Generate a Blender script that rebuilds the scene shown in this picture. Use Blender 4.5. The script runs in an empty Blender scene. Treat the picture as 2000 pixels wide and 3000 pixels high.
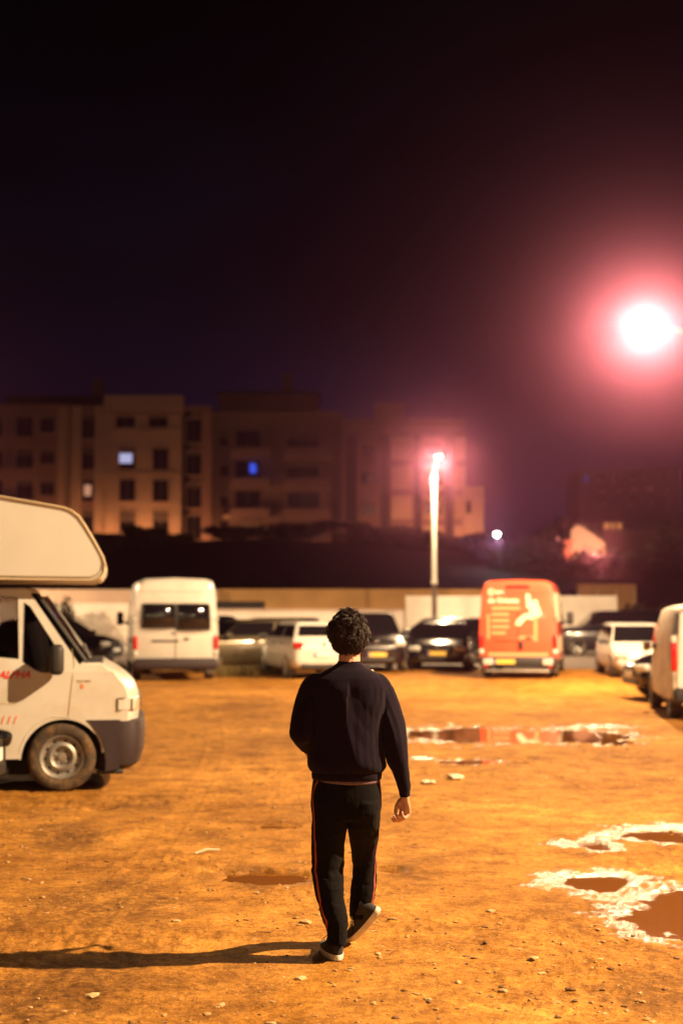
import bpy, bmesh, math, random
import numpy as np
from mathutils import Vector, Matrix
from mathutils.bvhtree import BVHTree

random.seed(7)
rng = np.random.default_rng(7)
R = math.radians
scene = bpy.context.scene
COL = scene.collection

# ------------------------------------------------------------------ camera model
F = 4167.0                      # focal length in photo pixels (50 mm on 24 mm wide frame)
CH = 1.78                       # eye height
PITCH = math.atan(280 / F)
CP, SP = math.cos(PITCH), math.sin(PITCH)


def P(px, py, Y):
    dx, dz = (px - 1000) / F, (1500 - py) / F
    d = (dx, CP - dz * SP, SP + dz * CP)
    t = Y / d[1]
    return Vector((d[0] * t, Y, CH + d[2] * t))


def G(px, py):
    dx, dz = (px - 1000) / F, (1500 - py) / F
    d = (dx, CP - dz * SP, SP + dz * CP)
    t = -CH / d[2]
    return Vector((d[0] * t, d[1] * t, 0))


# ------------------------------------------------------------------ materials
MATS = {}


def mat(name, col, rough=0.6, metal=0.0, var=0.0, vscale=8.0, bump=0.0, bscale=40.0, coat=0.0,
        emit=None, estr=0.0, spec=0.5, sheen=0.0, dirt=None, dscale=2.0, damount=0.5):
    if name in MATS:
        return MATS[name]
    m = bpy.data.materials.new(name)
    m.use_nodes = True
    nt = m.node_tree
    b = nt.nodes['Principled BSDF']
    b.inputs['Base Color'].default_value = (*col, 1)
    b.inputs['Roughness'].default_value = rough
    b.inputs['Metallic'].default_value = metal
    b.inputs['Specular IOR Level'].default_value = spec
    b.inputs['Coat Weight'].default_value = coat
    b.inputs['Coat Roughness'].default_value = 0.08
    if sheen:
        b.inputs['Sheen Weight'].default_value = sheen
        b.inputs['Sheen Roughness'].default_value = 0.5
    if emit:
        b.inputs['Emission Color'].default_value = (*emit, 1)
        b.inputs['Emission Strength'].default_value = estr
    tc = None
    if var or bump or dirt:
        tc = nt.nodes.new('ShaderNodeTexCoord')
    src = None
    if var:
        n = nt.nodes.new('ShaderNodeTexNoise')
        n.inputs['Scale'].default_value = vscale
        n.inputs['Detail'].default_value = 6
        nt.links.new(tc.outputs['Object'], n.inputs['Vector'])
        r = nt.nodes.new('ShaderNodeMapRange')
        r.inputs['From Min'].default_value = 0.3
        r.inputs['From Max'].default_value = 0.7
        r.inputs['To Min'].default_value = 1 - var
        r.inputs['To Max'].default_value = 1 + var
        nt.links.new(n.outputs['Fac'], r.inputs['Value'])
        mx = nt.nodes.new('ShaderNodeMix')
        mx.data_type = 'RGBA'
        mx.blend_type = 'MULTIPLY'
        mx.inputs[0].default_value = 1
        mx.inputs[6].default_value = (*col, 1)
        nt.links.new(r.outputs['Result'], mx.inputs[7])
        src = mx.outputs[2]
    if dirt:
        n = nt.nodes.new('ShaderNodeTexNoise')
        n.inputs['Scale'].default_value = dscale
        n.inputs['Detail'].default_value = 8
        n.inputs['Roughness'].default_value = 0.65
        nt.links.new(tc.outputs['Object'], n.inputs['Vector'])
        r = nt.nodes.new('ShaderNodeMapRange')
        r.inputs['From Min'].default_value = 0.48
        r.inputs['From Max'].default_value = 0.68
        r.inputs['To Max'].default_value = damount
        nt.links.new(n.outputs['Fac'], r.inputs['Value'])
        mx = nt.nodes.new('ShaderNodeMix')
        mx.data_type = 'RGBA'
        nt.links.new(r.outputs['Result'], mx.inputs[0])
        if src:
            nt.links.new(src, mx.inputs[6])
        else:
            mx.inputs[6].default_value = (*col, 1)
        mx.inputs[7].default_value = (*dirt, 1)
        src = mx.outputs[2]
    if src:
        nt.links.new(src, b.inputs['Base Color'])
    if bump:
        n = nt.nodes.new('ShaderNodeTexNoise')
        n.inputs['Scale'].default_value = bscale
        n.inputs['Detail'].default_value = 5
        nt.links.new(tc.outputs['Object'], n.inputs['Vector'])
        bp = nt.nodes.new('ShaderNodeBump')
        bp.inputs['Strength'].default_value = bump
        bp.inputs['Distance'].default_value = 0.02
        nt.links.new(n.outputs['Fac'], bp.inputs['Height'])
        nt.links.new(bp.outputs['Normal'], b.inputs['Normal'])
    MATS[name] = m
    return m


white_paint = mat('white_paint', (0.60, 0.59, 0.56), 0.35, coat=0.5, var=0.05, vscale=3, dirt=(0.45, 0.40, 0.33), dscale=1.6, damount=0.35)
camper_paint = mat('camper_paint', (0.54, 0.53, 0.49), 0.35, coat=0.4, var=0.03, vscale=4, dirt=(0.36, 0.27, 0.16), dscale=2.2, damount=0.34)
alcove_paint = mat('alcove_paint', (0.50, 0.495, 0.46), 0.5, var=0.03, vscale=3, bump=0.02, bscale=60)
silver_paint = mat('silver_paint', (0.42, 0.42, 0.40), 0.3, metal=0.5, coat=0.6, var=0.04)
beige_paint = mat('beige_paint', (0.09, 0.068, 0.038), 0.3, metal=0.4, coat=0.6, var=0.05)
black_paint = mat('black_paint', (0.004, 0.004, 0.007), 0.16, coat=.6)
navy_paint = mat('navy_paint', (0.005, 0.005, 0.014), 0.2, coat=.6)
plum_paint = mat('plum_paint', (0.008, 0.005, 0.010), 0.22, coat=.6)
red_paint = mat('red_paint', (0.70, 0.10, 0.048), 0.35, coat=0.6, var=0.08, vscale=2)
cream_decal = mat('cream_decal', (0.75, 0.66, 0.50), 0.45)
coral_decal = mat('coral_decal', (0.76, 0.33, 0.16), 0.45)
dusty_paint = mat('dusty_paint', (0.50, 0.42, 0.32), 0.6, var=0.2, vscale=5, dirt=(0.12, 0.08, 0.05), dscale=3, damount=0.75)
black_plastic = mat('black_plastic', (0.022, 0.020, 0.021), 0.55, var=0.15, bump=0.05, bscale=200)
grey_plastic = mat('grey_plastic', (0.026, 0.016, 0.021), 0.6, var=0.12, vscale=6, bump=0.04, bscale=150)
dark_void = mat('dark_void', (0.006, 0.006, 0.006), 0.9)
rubber = mat('rubber', (0.035, 0.031, 0.028), 0.8, var=0.3, vscale=12, dirt=(0.20, 0.13, 0.07), dscale=6, damount=0.8)
dusty_rubber = mat('dusty_rubber', (0.05, 0.035, 0.022), 0.85, var=0.3, vscale=14, dirt=(0.20, 0.11, 0.04), dscale=7, damount=0.9)
steel_rim = mat('steel_rim', (0.30, 0.29, 0.27), 0.45, metal=0.5, var=0.15, vscale=10, dirt=(0.20, 0.13, 0.07), dscale=8, damount=0.6)
alloy = mat('alloy', (0.45, 0.44, 0.42), 0.35, metal=0.6)
chrome = mat('chrome', (0.6, 0.6, 0.6), 0.12, metal=1.0)
car_glass = mat('car_glass', (0.006, 0.006, 0.008), 0.04, spec=0.7)
lamp_lens = mat('lamp_lens', (0.55, 0.55, 0.52), 0.12, spec=0.8, coat=1.0)
red_lens = mat('red_lens', (0.50, 0.01, 0.012), 0.2, coat=1.0)
amber_lens = mat('amber_lens', (0.6, 0.22, 0.03), 0.25, coat=0.8)
plate_yellow = mat('plate_yellow', (0.75, 0.52, 0.10), 0.4)
plate_white = mat('plate_white', (0.75, 0.75, 0.72), 0.4)
plate_blue = mat('plate_blue', (0.03, 0.05, 0.35), 0.4)
decal_red = mat('decal_red', (0.62, 0.03, 0.02), 0.5)
decal_orange = mat('decal_orange', (0.75, 0.20, 0.07), 0.5)
decal_tan = mat('decal_tan', (0.48, 0.38, 0.22), 0.5)


def glass_mat(name, tint=(0.5, 0.5, 0.5), refl=0.25):
    m = bpy.data.materials.new(name)
    m.use_nodes = True
    nt = m.node_tree
    nt.nodes.clear()
    o = nt.nodes.new('ShaderNodeOutputMaterial')
    mix = nt.nodes.new('ShaderNodeMixShader')
    fr = nt.nodes.new('ShaderNodeFresnel')
    fr.inputs['IOR'].default_value = 1.6
    tr = nt.nodes.new('ShaderNodeBsdfTransparent')
    tr.inputs['Color'].default_value = (*tint, 1)
    gl = nt.nodes.new('ShaderNodeBsdfGlossy')
    gl.inputs['Roughness'].default_value = 0.03
    nt.links.new(fr.outputs['Fac'], mix.inputs[0])
    nt.links.new(tr.outputs['BSDF'], mix.inputs[1])
    nt.links.new(gl.outputs['BSDF'], mix.inputs[2])
    nt.links.new(mix.outputs['Shader'], o.inputs['Surface'])
    return m


cab_glass = glass_mat('cab_glass', (0.62, 0.6, 0.6))

# ------------------------------------------------------------------ object helpers


def tag(o, label=None, cat=None, group=None, kind=None):
    if label:
        o['label'] = label
    if cat:
        o['category'] = cat
    if group:
        o['group'] = group
    if kind:
        o['kind'] = kind
    return o


def empty(name, loc=(0, 0, 0), rz=0.0):
    o = bpy.data.objects.new(name, None)
    COL.objects.link(o)
    o.location = loc
    o.rotation_euler = (0, 0, rz)
    o.empty_display_size = 0.3
    return o


def thing(name, label, cat, loc=(0, 0, 0), rz=0.0, group=None):
    return tag(empty(name, loc, rz), label, cat, group)


def copy_tree(o, parent=None):
    c = o.copy()
    COL.objects.link(c)
    c.parent = parent
    for ch in list(o.children):
        copy_tree(ch, c)
    return c


class MB:
    def __init__(self):
        self.v, self.f, self.m = [], [], []

    def add(self, verts, faces, mi=0, M=None):
        n = len(self.v)
        if M is not None:
            verts = [M @ Vector(p) for p in verts]
        self.v += [tuple(p) for p in verts]
        self.f += [tuple(i + n for i in q) for q in faces]
        self.m += [mi] * len(faces)
        return self

    def box(self, c, s, mi=0, M=None):
        x, y, z = c
        a, b, d = s[0] / 2, s[1] / 2, s[2] / 2
        vs = [(x + i * a, y + j * b, z + k * d) for i in (-1, 1) for j in (-1, 1) for k in (-1, 1)]
        fs = [(0, 1, 3, 2), (4, 6, 7, 5), (0, 4, 5, 1), (2, 3, 7, 6), (0, 2, 6, 4), (1, 5, 7, 3)]
        return self.add(vs, fs, mi, M)

    def loft(self, rings, mi=0, caps=True, M=None, closed=True):
        n = len(rings[0])
        vs = [p for r in rings for p in r]
        fs = []
        for i in range(len(rings) - 1):
            for j in range(n if closed else n - 1):
                k = (j + 1) % n
                fs.append((i * n + j, i * n + k, (i + 1) * n + k, (i + 1) * n + j))
        if caps:
            fs.append(tuple(reversed(range(n))))
            b = (len(rings) - 1) * n
            fs.append(tuple(b + j for j in range(n)))
        return self.add(vs, fs, mi, M)

    def tube(self, pts, rad, n=8, mi=0, caps=True, M=None):
        pts = [Vector(p) for p in pts]
        if not hasattr(rad, '__len__'):
            rad = [rad] * len(pts)
        rings = []
        up = None
        for i, p in enumerate(pts):
            t = (pts[min(i + 1, len(pts) - 1)] - pts[max(i - 1, 0)]).normalized()
            if up is None:
                up = Vector((0, 0, 1)) if abs(t.z) < 0.9 else Vector((1, 0, 0))
            u = t.cross(up)
            if u.length < 1e-5:
                u = t.cross(Vector((0.3, 1, 0.2)))
            u.normalize()
            w = u.cross(t).normalized()
            up = w
            rings.append([p + (u * math.cos(a) + w * math.sin(a)) * rad[i] for a in [2 * math.pi * j / n for j in range(n)]])
        return self.loft(rings, mi, caps, M)

    def sphere(self, c, r, nu=14, nv=9, mi=0, M=None):
        c = Vector(c)
        if not hasattr(r, '__len__'):
            r = (r, r, r)
        vs, fs = [], []
        for i in range(nv + 1):
            th = math.pi * i / nv
            for j in range(nu):
                ph = 2 * math.pi * j / nu
                vs.append((c.x + r[0] * math.sin(th) * math.cos(ph), c.y + r[1] * math.sin(th) * math.sin(ph), c.z + r[2] * math.cos(th)))
        for i in range(nv):
            for j in range(nu):
                k = (j + 1) % nu
                fs.append((i * nu + j, (i + 1) * nu + j, (i + 1) * nu + k, i * nu + k))
        return self.add(vs, fs, mi, M)

    def chain(self, pts, rad, mi=0):
        pts = [Vector(p) for p in pts]
        for i, p in enumerate(pts):
            self.sphere(p, rad[i], 12, 8, mi)
            if i:
                self.tube([pts[i - 1], p], [rad[i - 1], rad[i]], 12, mi)
        return self

    def lathe(self, prof, n=24, mi=0, M=None):
        """profile of (r, h) about the local y axis"""
        rings = [[(r * math.cos(a), h, r * math.sin(a)) for a in [2 * math.pi * j / n for j in range(n)]] for r, h in prof]
        return self.loft(rings, mi, False, M)

    def cyl(self, cx, cz, r, y0, y1, n=40, mi=0):
        rings = [[(cx + r * math.cos(a), y, cz + r * math.sin(a)) for a in [2 * math.pi * j / n for j in range(n)]] for y in (y0, y1)]
        return self.loft(rings, mi, True)

    def prism(self, poly, y0, y1, mi=0, M=None):
        """polygon of (x, z) extruded along y"""
        n = len(poly)
        vs = [(x, y0, z) for x, z in poly] + [(x, y1, z) for x, z in poly]
        fs = [tuple(range(n)), tuple(reversed(range(n, 2 * n)))]
        fs += [(i, i + n, (i + 1) % n + n, (i + 1) % n) for i in range(n)]
        return self.add(vs, fs, mi, M)

    def build(self, name, mats, parent=None, smooth=None, bevel=0, seg=2, sub=0, loc=None, rot=None, wn=False):
        me = bpy.data.meshes.new(name)
        me.from_pydata(self.v, [], self.f)
        if not isinstance(mats, (list, tuple)):
            mats = [mats]
        for m in mats:
            me.materials.append(m)
        if len(mats) > 1:
            me.polygons.foreach_set('material_index', self.m)
        bm = bmesh.new()
        bm.from_mesh(me)
        bmesh.ops.remove_doubles(bm, verts=bm.verts, dist=1e-5)
        bmesh.ops.recalc_face_normals(bm, faces=bm.faces)
        bm.to_mesh(me)
        bm.free()
        if smooth is not None:
            me.polygons.foreach_set('use_smooth', [True] * len(me.polygons))
            if smooth < 180:
                me.set_sharp_from_angle(angle=R(smooth))
        me.update()
        o = bpy.data.objects.new(name, me)
        COL.objects.link(o)
        if parent:
            o.parent = parent
        if loc is not None:
            o.location = loc
        if rot is not None:
            o.rotation_euler = rot
        if sub:
            md = o.modifiers.new('sub', 'SUBSURF')
            md.levels = md.render_levels = sub
        if bevel:
            md = o.modifiers.new('bevel', 'BEVEL')
            md.width = bevel
            md.segments = seg
            md.limit_method = 'ANGLE'
            md.angle_limit = R(35)
            md.harden_normals = False
        return o


def apply_mods(o, smooth=None):
    dg = bpy.context.evaluated_depsgraph_get()
    dg.update()
    me = bpy.data.meshes.new_from_object(o.evaluated_get(dg))
    old = o.data
    o.modifiers.clear()
    me.name = old.name
    o.data = me
    bpy.data.meshes.remove(old)
    if smooth is not None:
        me.polygons.foreach_set('use_smooth', [True] * len(me.polygons))
        if smooth < 180:
            me.set_sharp_from_angle(angle=R(smooth))
    return o


def cut(o, cutter):
    md = o.modifiers.new('cut', 'BOOLEAN')
    md.operation = 'DIFFERENCE'
    md.solver = 'EXACT'
    md.object = cutter
    md.use_self = True
    md.use_hole_tolerant = True
    return md


def kill(o):
    me = o.data
    bpy.data.objects.remove(o)
    if me:
        bpy.data.meshes.remove(me)


def bvh_of(o):
    me = o.data
    return BVHTree.FromPolygons([v.co.copy() for v in me.vertices], [tuple(p.vertices) for p in me.polygons])


def text_obj(name, s, size, m, parent, M, shear=0.0, ext=0.003, align='LEFT', bold=0.0):
    cu = bpy.data.curves.new(name, 'FONT')
    cu.body = s
    cu.size = size
    cu.shear = shear
    cu.extrude = ext
    cu.offset = bold
    cu.align_x = align
    t = bpy.data.objects.new(name, cu)
    COL.objects.link(t)
    dg = bpy.context.evaluated_depsgraph_get()
    me = bpy.data.meshes.new_from_object(t.evaluated_get(dg))
    bpy.data.objects.remove(t)
    bpy.data.curves.remove(cu)
    me.transform(M)
    me.materials.clear()
    me.materials.append(m)
    o = bpy.data.objects.new(name, me)
    COL.objects.link(o)
    o.parent = parent
    return o


# ------------------------------------------------------------------ numpy noise
def vnoise(x, y, seed=0):
    xi, yi = np.floor(x).astype(np.int64), np.floor(y).astype(np.int64)
    fx, fy = x - xi, y - yi
    fx, fy = fx * fx * (3 - 2 * fx), fy * fy * (3 - 2 * fy)

    def h(a, b):
        n = (a * 374761393 + b * 668265263 + seed * 974711) & 0x7fffffff
        n = ((n ^ (n >> 13)) * 1274126177) & 0x7fffffff
        return ((n ^ (n >> 16)) & 0xffff) / 65535.0
    return (h(xi, yi) * (1 - fx) + h(xi + 1, yi) * fx) * (1 - fy) + (h(xi, yi + 1) * (1 - fx) + h(xi + 1, yi + 1) * fx) * fy


def fbm(x, y, o=4, seed=0):
    s, a, t = 0, 0.5, 0
    for i in range(o):
        s = s + a * vnoise(x * 2 ** i + 17.3 * i, y * 2 ** i - 9.1 * i, seed + i)
        t += a
        a *= 0.5
    return s / t


# ------------------------------------------------------------------ ground
WATER = -0.016
# puddles: photo px centre and half-extents -> ellipses on the ground
PUD = []


def pud(x0, x1, y0, y1, depth=0.035, ang=0.0, wet=1.0):
    a, b = G((x0 + x1) / 2, y1), G((x0 + x1) / 2, y0)
    c = (a + b) / 2
    rx = (G(x1, (y0 + y1) / 2).x - G(x0, (y0 + y1) / 2).x) / 2
    PUD.append((c.x, c.y, rx, (b.y - a.y) / 2, depth, ang, wet))


pud(1165, 1600, 2130, 2178, 0.05, 0, .74)
pud(1500, 1870, 2134, 2180, 0.05, 0, .74)
pud(1270, 1470, 2222, 2238, 0.035, 0, .74)
pud(1800, 2140, 2428, 2466, 0.05, 0, 1.3)
pud(1700, 1796, 2464, 2492, 0.032, 0, 1.5)
pud(1610, 1870, 2555, 2608, 0.045, 0, 1.5)
pud(1810, 2220, 2640, 2745, 0.05, 0, 1.3)
pud(1880, 2200, 2600, 2670, 0.045, 0, 1.3)
pud(630, 940, 2548, 2592, 0.04, 0, 0.25)
pud(735, 880, 2411, 2429, 0.03, 0, 0.2)
pud(1060, 1190, 2538, 2554, 0.028, 0, 0.4)
DAMP = []
for (x0, x1, y0, y1) in ((1590, 1730, 2458, 2492), (1760, 1990, 2575, 2650), (1800, 2100, 2410, 2440), (1640, 1880, 2120, 2138), (1180, 1300, 2214, 2230), (1780, 1900, 2640, 2690)):
    a_, b_ = G((x0 + x1) / 2, y1), G((x0 + x1) / 2, y0)
    DAMP.append((a_.x / 2 + b_.x / 2, (a_.y + b_.y) / 2, (G(x1, y1).x - G(x0, y1).x) / 2, (b_.y - a_.y) / 2))
DRY = [(G(180, 2455), 0.45, 0.35, 0.02), (G(300, 2365), 0.12, 0.2, 0.035), (G(455, 2345), 0.35, 0.3, 0.012), (G(1260, 2560), 0.3, 0.3, 0.012)]


TRACKS = [(-1.5, 5, -2.4, 26, .5, .10), (3.2, 6, 1.7, 30, -.5, .10)]


def ground_h(X, Y):
    h = 0.020 * (fbm(X * 0.55, Y * 0.55, 3, 1) - 0.5) + 0.016 * (fbm(X * 2.6, Y * 2.6, 4, 5) - 0.5)
    fine = 0.027 * (fbm(X * 14, Y * 14, 3, 9) - 0.5)
    patch = np.clip((fbm(X * 0.9, Y * 0.9, 3, 21) - 0.45) * 5, 0.15, 1.6)
    h = h + fine * patch
    for (x0, y0, x1, y1, bend, wd) in TRACKS:
        tt = np.clip((Y - y0) / (y1 - y0), 0, 1)
        xc = x0 + (x1 - x0) * tt + bend * np.sin(math.pi * tt)
        d_ = np.abs(X - xc)
        inside = np.clip((wd - d_) / (.35 * wd), 0, 1) * (Y > y0) * (Y < y1)
        lip = np.exp(-((d_ - wd * 1.15) / (.25 * wd)) ** 2) * (Y > y0) * (Y < y1)
        h = h - .004 * inside * (.6 + .4 * np.sin(Y * 70 + X * 25)) + .003 * lip
    wet = np.zeros_like(X)
    for (cx, cy, rx, ry, dp, an, wt) in PUD:
        e = ((X - cx) / rx) ** 2 + ((Y - cy) / ry) ** 2
        n = 0.55 * (fbm(X * 3.1 + cx, Y * 3.1, 4, 31) - 0.5) + 0.5 * (fbm(X * 11, Y * 11, 2, 37) - 0.5)
        d = 1 - np.sqrt(e) + n
        k = np.clip(d * 1.6 + 0.25, 0, 1)
        k = k * k * (3 - 2 * k)
        h = h * (1 - 0.75 * k) - dp * k
        n2 = 1.5 * (fbm(X * 2.3 + cy, Y * 2.3, 4, 51) - 0.5) + 1.3 * (fbm(X * 9, Y * 7, 3, 57) - 0.5) + 1.5 * (fbm(X * 42, Y * 30, 2, 63) - 0.5)
        if wt == .74:
            wet = np.maximum(wet, np.clip((d + n2 * .5 + 0.20) * 2.1, 0, 1))
        elif wt < 1:
            wet = np.maximum(wet, np.clip(d * 1.1 + 0.75 + n2 * .5, 0, 1) * wt)
        else:
            wet = np.maximum(wet, np.clip((d + n2 * .5 + 0.60 * wt - 0.15) * 1.8, 0, 1))
    for (cx, cy, rx, ry) in DAMP:
        e = np.sqrt(((X - cx) / rx) ** 2 + ((Y - cy) / ry) ** 2)
        n2 = 1.5 * (fbm(X * 2.3 + cy, Y * 2.3, 4, 51) - 0.5) + 1.3 * (fbm(X * 9, Y * 7, 3, 57) - 0.5) + 1.5 * (fbm(X * 42, Y * 30, 2, 63) - 0.5)
        wet = np.maximum(wet, np.clip((1 - e + n2 * .6) * 1.8, 0, 1))
    for (c, rx, ry, dp) in DRY:
        e = np.sqrt(((X - c.x) / rx) ** 2 + ((Y - c.y) / ry) ** 2)
        k = np.clip(1.2 - e + 0.5 * (fbm(X * 4, Y * 4, 3, 44) - 0.5), 0, 1)
        h = h - dp * k
    return h, wet


NR, NC = 560, 520
t = np.linspace(0, 1, NR)
Yrow = 3.2 * (62 / 3.2) ** t
Yrow = np.concatenate([[-30, -8, 0.5], Yrow, [66, 80, 130, 400]])
u = np.linspace(-1, 1, NC)
Xcol = u * 0.30
Xcol = np.concatenate([[-9, -3, -1.2, -0.7, -0.45], Xcol, [0.45, 0.7, 1.2, 3, 9]])
YY, UU = np.meshgrid(Yrow, Xcol, indexing='ij')
XX = UU * np.maximum(np.abs(YY), 4.0)
XX = np.where(YY < 3, UU * 6.0, XX)
HH, WW = ground_h(XX, YY)
fade = np.clip((66 - YY) / 10, 0, 1) * np.clip((YY + 2) / 4, 0, 1)
HH = np.where(fade > 0, HH * fade, 0)
nr, nc = YY.shape
co = np.stack([XX, YY, HH], -1).reshape(-1, 3)
idx = np.arange(nr * nc).reshape(nr, nc)
quads = np.stack([idx[:-1, :-1], idx[:-1, 1:], idx[1:, 1:], idx[1:, :-1]], -1).reshape(-1, 4)
gm = bpy.data.meshes.new('ground')
gm.vertices.add(len(co))
gm.vertices.foreach_set('co', co.ravel())
gm.loops.add(len(quads) * 4)
gm.loops.foreach_set('vertex_index', quads.ravel())
gm.polygons.add(len(quads))
gm.polygons.foreach_set('loop_start', np.arange(0, len(quads) * 4, 4))
gm.update(calc_edges=True)
gm.polygons.foreach_set('use_smooth', [True] * len(quads))
at = gm.attributes.new('wet', 'FLOAT', 'POINT')
at.data.foreach_set('value', WW.ravel())
DAMP_FALLOFF = np.zeros_like(XX)
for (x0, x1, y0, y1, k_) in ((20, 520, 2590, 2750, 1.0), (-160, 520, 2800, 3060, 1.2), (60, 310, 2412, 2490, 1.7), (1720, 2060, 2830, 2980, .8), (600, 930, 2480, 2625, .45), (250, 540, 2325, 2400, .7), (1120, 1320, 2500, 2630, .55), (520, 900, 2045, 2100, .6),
                             (980, 1180, 2085, 2130, .5), (1500, 1720, 2080, 2120, .5), (1590, 1760, 2630, 2740, .6), (480, 760, 2440, 2500, .5), (-40, 300, 2330, 2420, .6), (900, 1300, 2890, 2960, .35)):  # damp stains; the bottom-left patch also paints in light falloff and vignette
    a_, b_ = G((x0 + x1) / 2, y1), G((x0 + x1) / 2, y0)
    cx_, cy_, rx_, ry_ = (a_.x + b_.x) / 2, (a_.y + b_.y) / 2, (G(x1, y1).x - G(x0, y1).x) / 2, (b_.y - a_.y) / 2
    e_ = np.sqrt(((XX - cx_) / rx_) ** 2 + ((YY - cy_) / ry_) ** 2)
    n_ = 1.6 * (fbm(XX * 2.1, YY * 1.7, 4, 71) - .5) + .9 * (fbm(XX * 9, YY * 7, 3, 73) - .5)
    DAMP_FALLOFF = np.maximum(DAMP_FALLOFF, k_ * np.clip((1.15 - e_ + n_) * 1.3, 0, 1))
at = gm.attributes.new('damp', 'FLOAT', 'POINT')  # holds damp stains together with the painted corner falloff
at.data.foreach_set('value', np.clip(DAMP_FALLOFF, 0, 1).ravel())
ground = bpy.data.objects.new('ground', gm)
COL.objects.link(ground)
tag(ground, 'bare orange dirt lot with ruts, stones and wet patches', 'ground', kind='structure')


def dirt_material():
    m = bpy.data.materials.new('lot_dirt')
    m.use_nodes = True
    nt = m.node_tree
    b = nt.nodes['Principled BSDF']
    N = nt.nodes.new
    L = nt.links.new
    tc = N('ShaderNodeTexCoord')

    def noise(scale, detail=6, rough=0.6):
        n = N('ShaderNodeTexNoise')
        n.inputs['Scale'].default_value = scale
        n.inputs['Detail'].default_value = detail
        n.inputs['Roughness'].default_value = rough
        L(tc.outputs['Object'], n.inputs['Vector'])
        return n.outputs['Fac']

    def ramp(fac, a, b_, ca, cb):
        r = N('ShaderNodeValToRGB')
        r.color_ramp.elements[0].position = a
        r.color_ramp.elements[1].position = b_
        r.color_ramp.elements[0].color = (*ca, 1)
        r.color_ramp.elements[1].color = (*cb, 1)
        L(fac, r.inputs['Fac'])
        return r.outputs['Color']

    def mix(fac, a, b_, mode='MIX'):
        x = N('ShaderNodeMix')
        x.data_type = 'RGBA'
        x.blend_type = mode
        for s, val in ((0, fac), (6, a), (7, b_)):
            if hasattr(val, 'node'):
                L(val, x.inputs[s])
            elif s == 0:
                x.inputs[0].default_value = val
            else:
                x.inputs[s].default_value = (*val, 1)
        return x.outputs[2]
    big = ramp(noise(0.45, 5), 0.36, 0.64, (0.40, 0.186, 0.034), (0.66, 0.335, 0.068))
    mid = ramp(noise(3.2, 8, 0.7), 0.32, 0.66, (0.42, 0.36, 0.30), (1.15, 1.15, 1.15))
    c = mix(1.0, big, mid, 'MULTIPLY')
    grain = ramp(noise(85, 8, 0.85), 0.36, 0.62, (0.34, 0.29, 0.24), (1.3, 1.3, 1.3))
    c = mix(0.85, c, grain, 'MULTIPLY')
    clod = ramp(noise(19, 8, 0.78), 0.36, 0.58, (0.50, 0.44, 0.38), (1.12, 1.12, 1.12))
    c = mix(0.9, c, clod, 'MULTIPLY')
    v2 = N('ShaderNodeTexVoronoi')
    v2.inputs['Scale'].default_value = 75
    L(tc.outputs['Object'], v2.inputs['Vector'])
    speck = ramp(v2.outputs['Distance'], 0.08, 0.20, (0.25, 0.20, 0.16), (1, 1, 1))
    c = mix(ramp(noise(4, 5), 0.40, 0.62, (.15, .15, .15), (.95, .95, .95)), c, mix(1.0, c, speck, 'MULTIPLY'))
    # dark damp mottling
    dm = ramp(noise(1.3, 9, 0.72), 0.60, 0.78, (0, 0, 0), (.8, .8, .8))
    c = mix(dm, c, (0.17, 0.085, 0.022))
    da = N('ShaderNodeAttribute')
    da.attribute_name = 'damp'  # damp tone, including the light falloff painted at bottom left
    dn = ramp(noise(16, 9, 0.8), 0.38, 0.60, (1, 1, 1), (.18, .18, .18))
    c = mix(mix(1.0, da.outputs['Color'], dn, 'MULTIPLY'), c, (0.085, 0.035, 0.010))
    vo = N('ShaderNodeTexVoronoi')
    vo.inputs['Scale'].default_value = 26
    L(tc.outputs['Object'], vo.inputs['Vector'])
    chips = ramp(vo.outputs['Distance'], 0.10, 0.16, (1, 1, 1), (0, 0, 0))
    sel = ramp(noise(2.0, 4), 0.50, 0.66, (0, 0, 0), (1, 1, 1))
    c = mix(mix(1.0, chips, sel, 'MULTIPLY'), c, (0.56, 0.36, 0.13))
    wa = N('ShaderNodeAttribute')
    wa.attribute_name = 'wet'
    wn1 = ramp(noise(5, 4, 0.55), 0.36, 0.60, (.3, .3, .3), (1, 1, 1))
    wn = wn1
    wm_ = N('ShaderNodeMath')
    wm_.operation = 'MULTIPLY_ADD'
    wm_.use_clamp = True
    L(wa.outputs['Fac'], wm_.inputs[0])
    wm_.inputs[1].default_value = 1.7
    sb = N('ShaderNodeMath')
    sb.operation = 'SUBTRACT'
    L(wn, sb.inputs[0])
    sb.inputs[1].default_value = 1.0
    L(sb.outputs[0], wm_.inputs[2])

    wetc = mix(wa.outputs['Fac'], c, mix(1.0, c, (0.36, 0.30, 0.26), 'MULTIPLY'))
    L(wetc, b.inputs['Base Color'])
    rr = N('ShaderNodeMapRange')
    rr.inputs['To Min'].default_value = 0.88
    rr.inputs['To Max'].default_value = 0.25
    L(wm_.outputs[0], rr.inputs['Value'])
    L(rr.outputs['Result'], b.inputs['Roughness'])
    sp = N('ShaderNodeMapRange')
    sp.inputs['To Min'].default_value = 0.09
    sp.inputs['To Max'].default_value = 0.85
    L(wm_.outputs[0], sp.inputs['Value'])
    L(sp.outputs['Result'], b.inputs['Specular IOR Level'])
    b1 = N('ShaderNodeBump')
    b1.inputs['Strength'].default_value = 0.7
    b1.inputs['Distance'].default_value = 0.02
    L(noise(24, 8, 0.7), b1.inputs['Height'])
    b2 = N('ShaderNodeBump')
    b2.inputs['Strength'].default_value = 0.6
    b2.inputs['Distance'].default_value = 0.006
    L(noise(120, 5, 0.7), b2.inputs['Height'])
    L(b1.outputs['Normal'], b2.inputs['Normal'])
    L(b2.outputs['Normal'], b.inputs['Normal'])
    return m


gm.materials.append(dirt_material())

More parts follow.
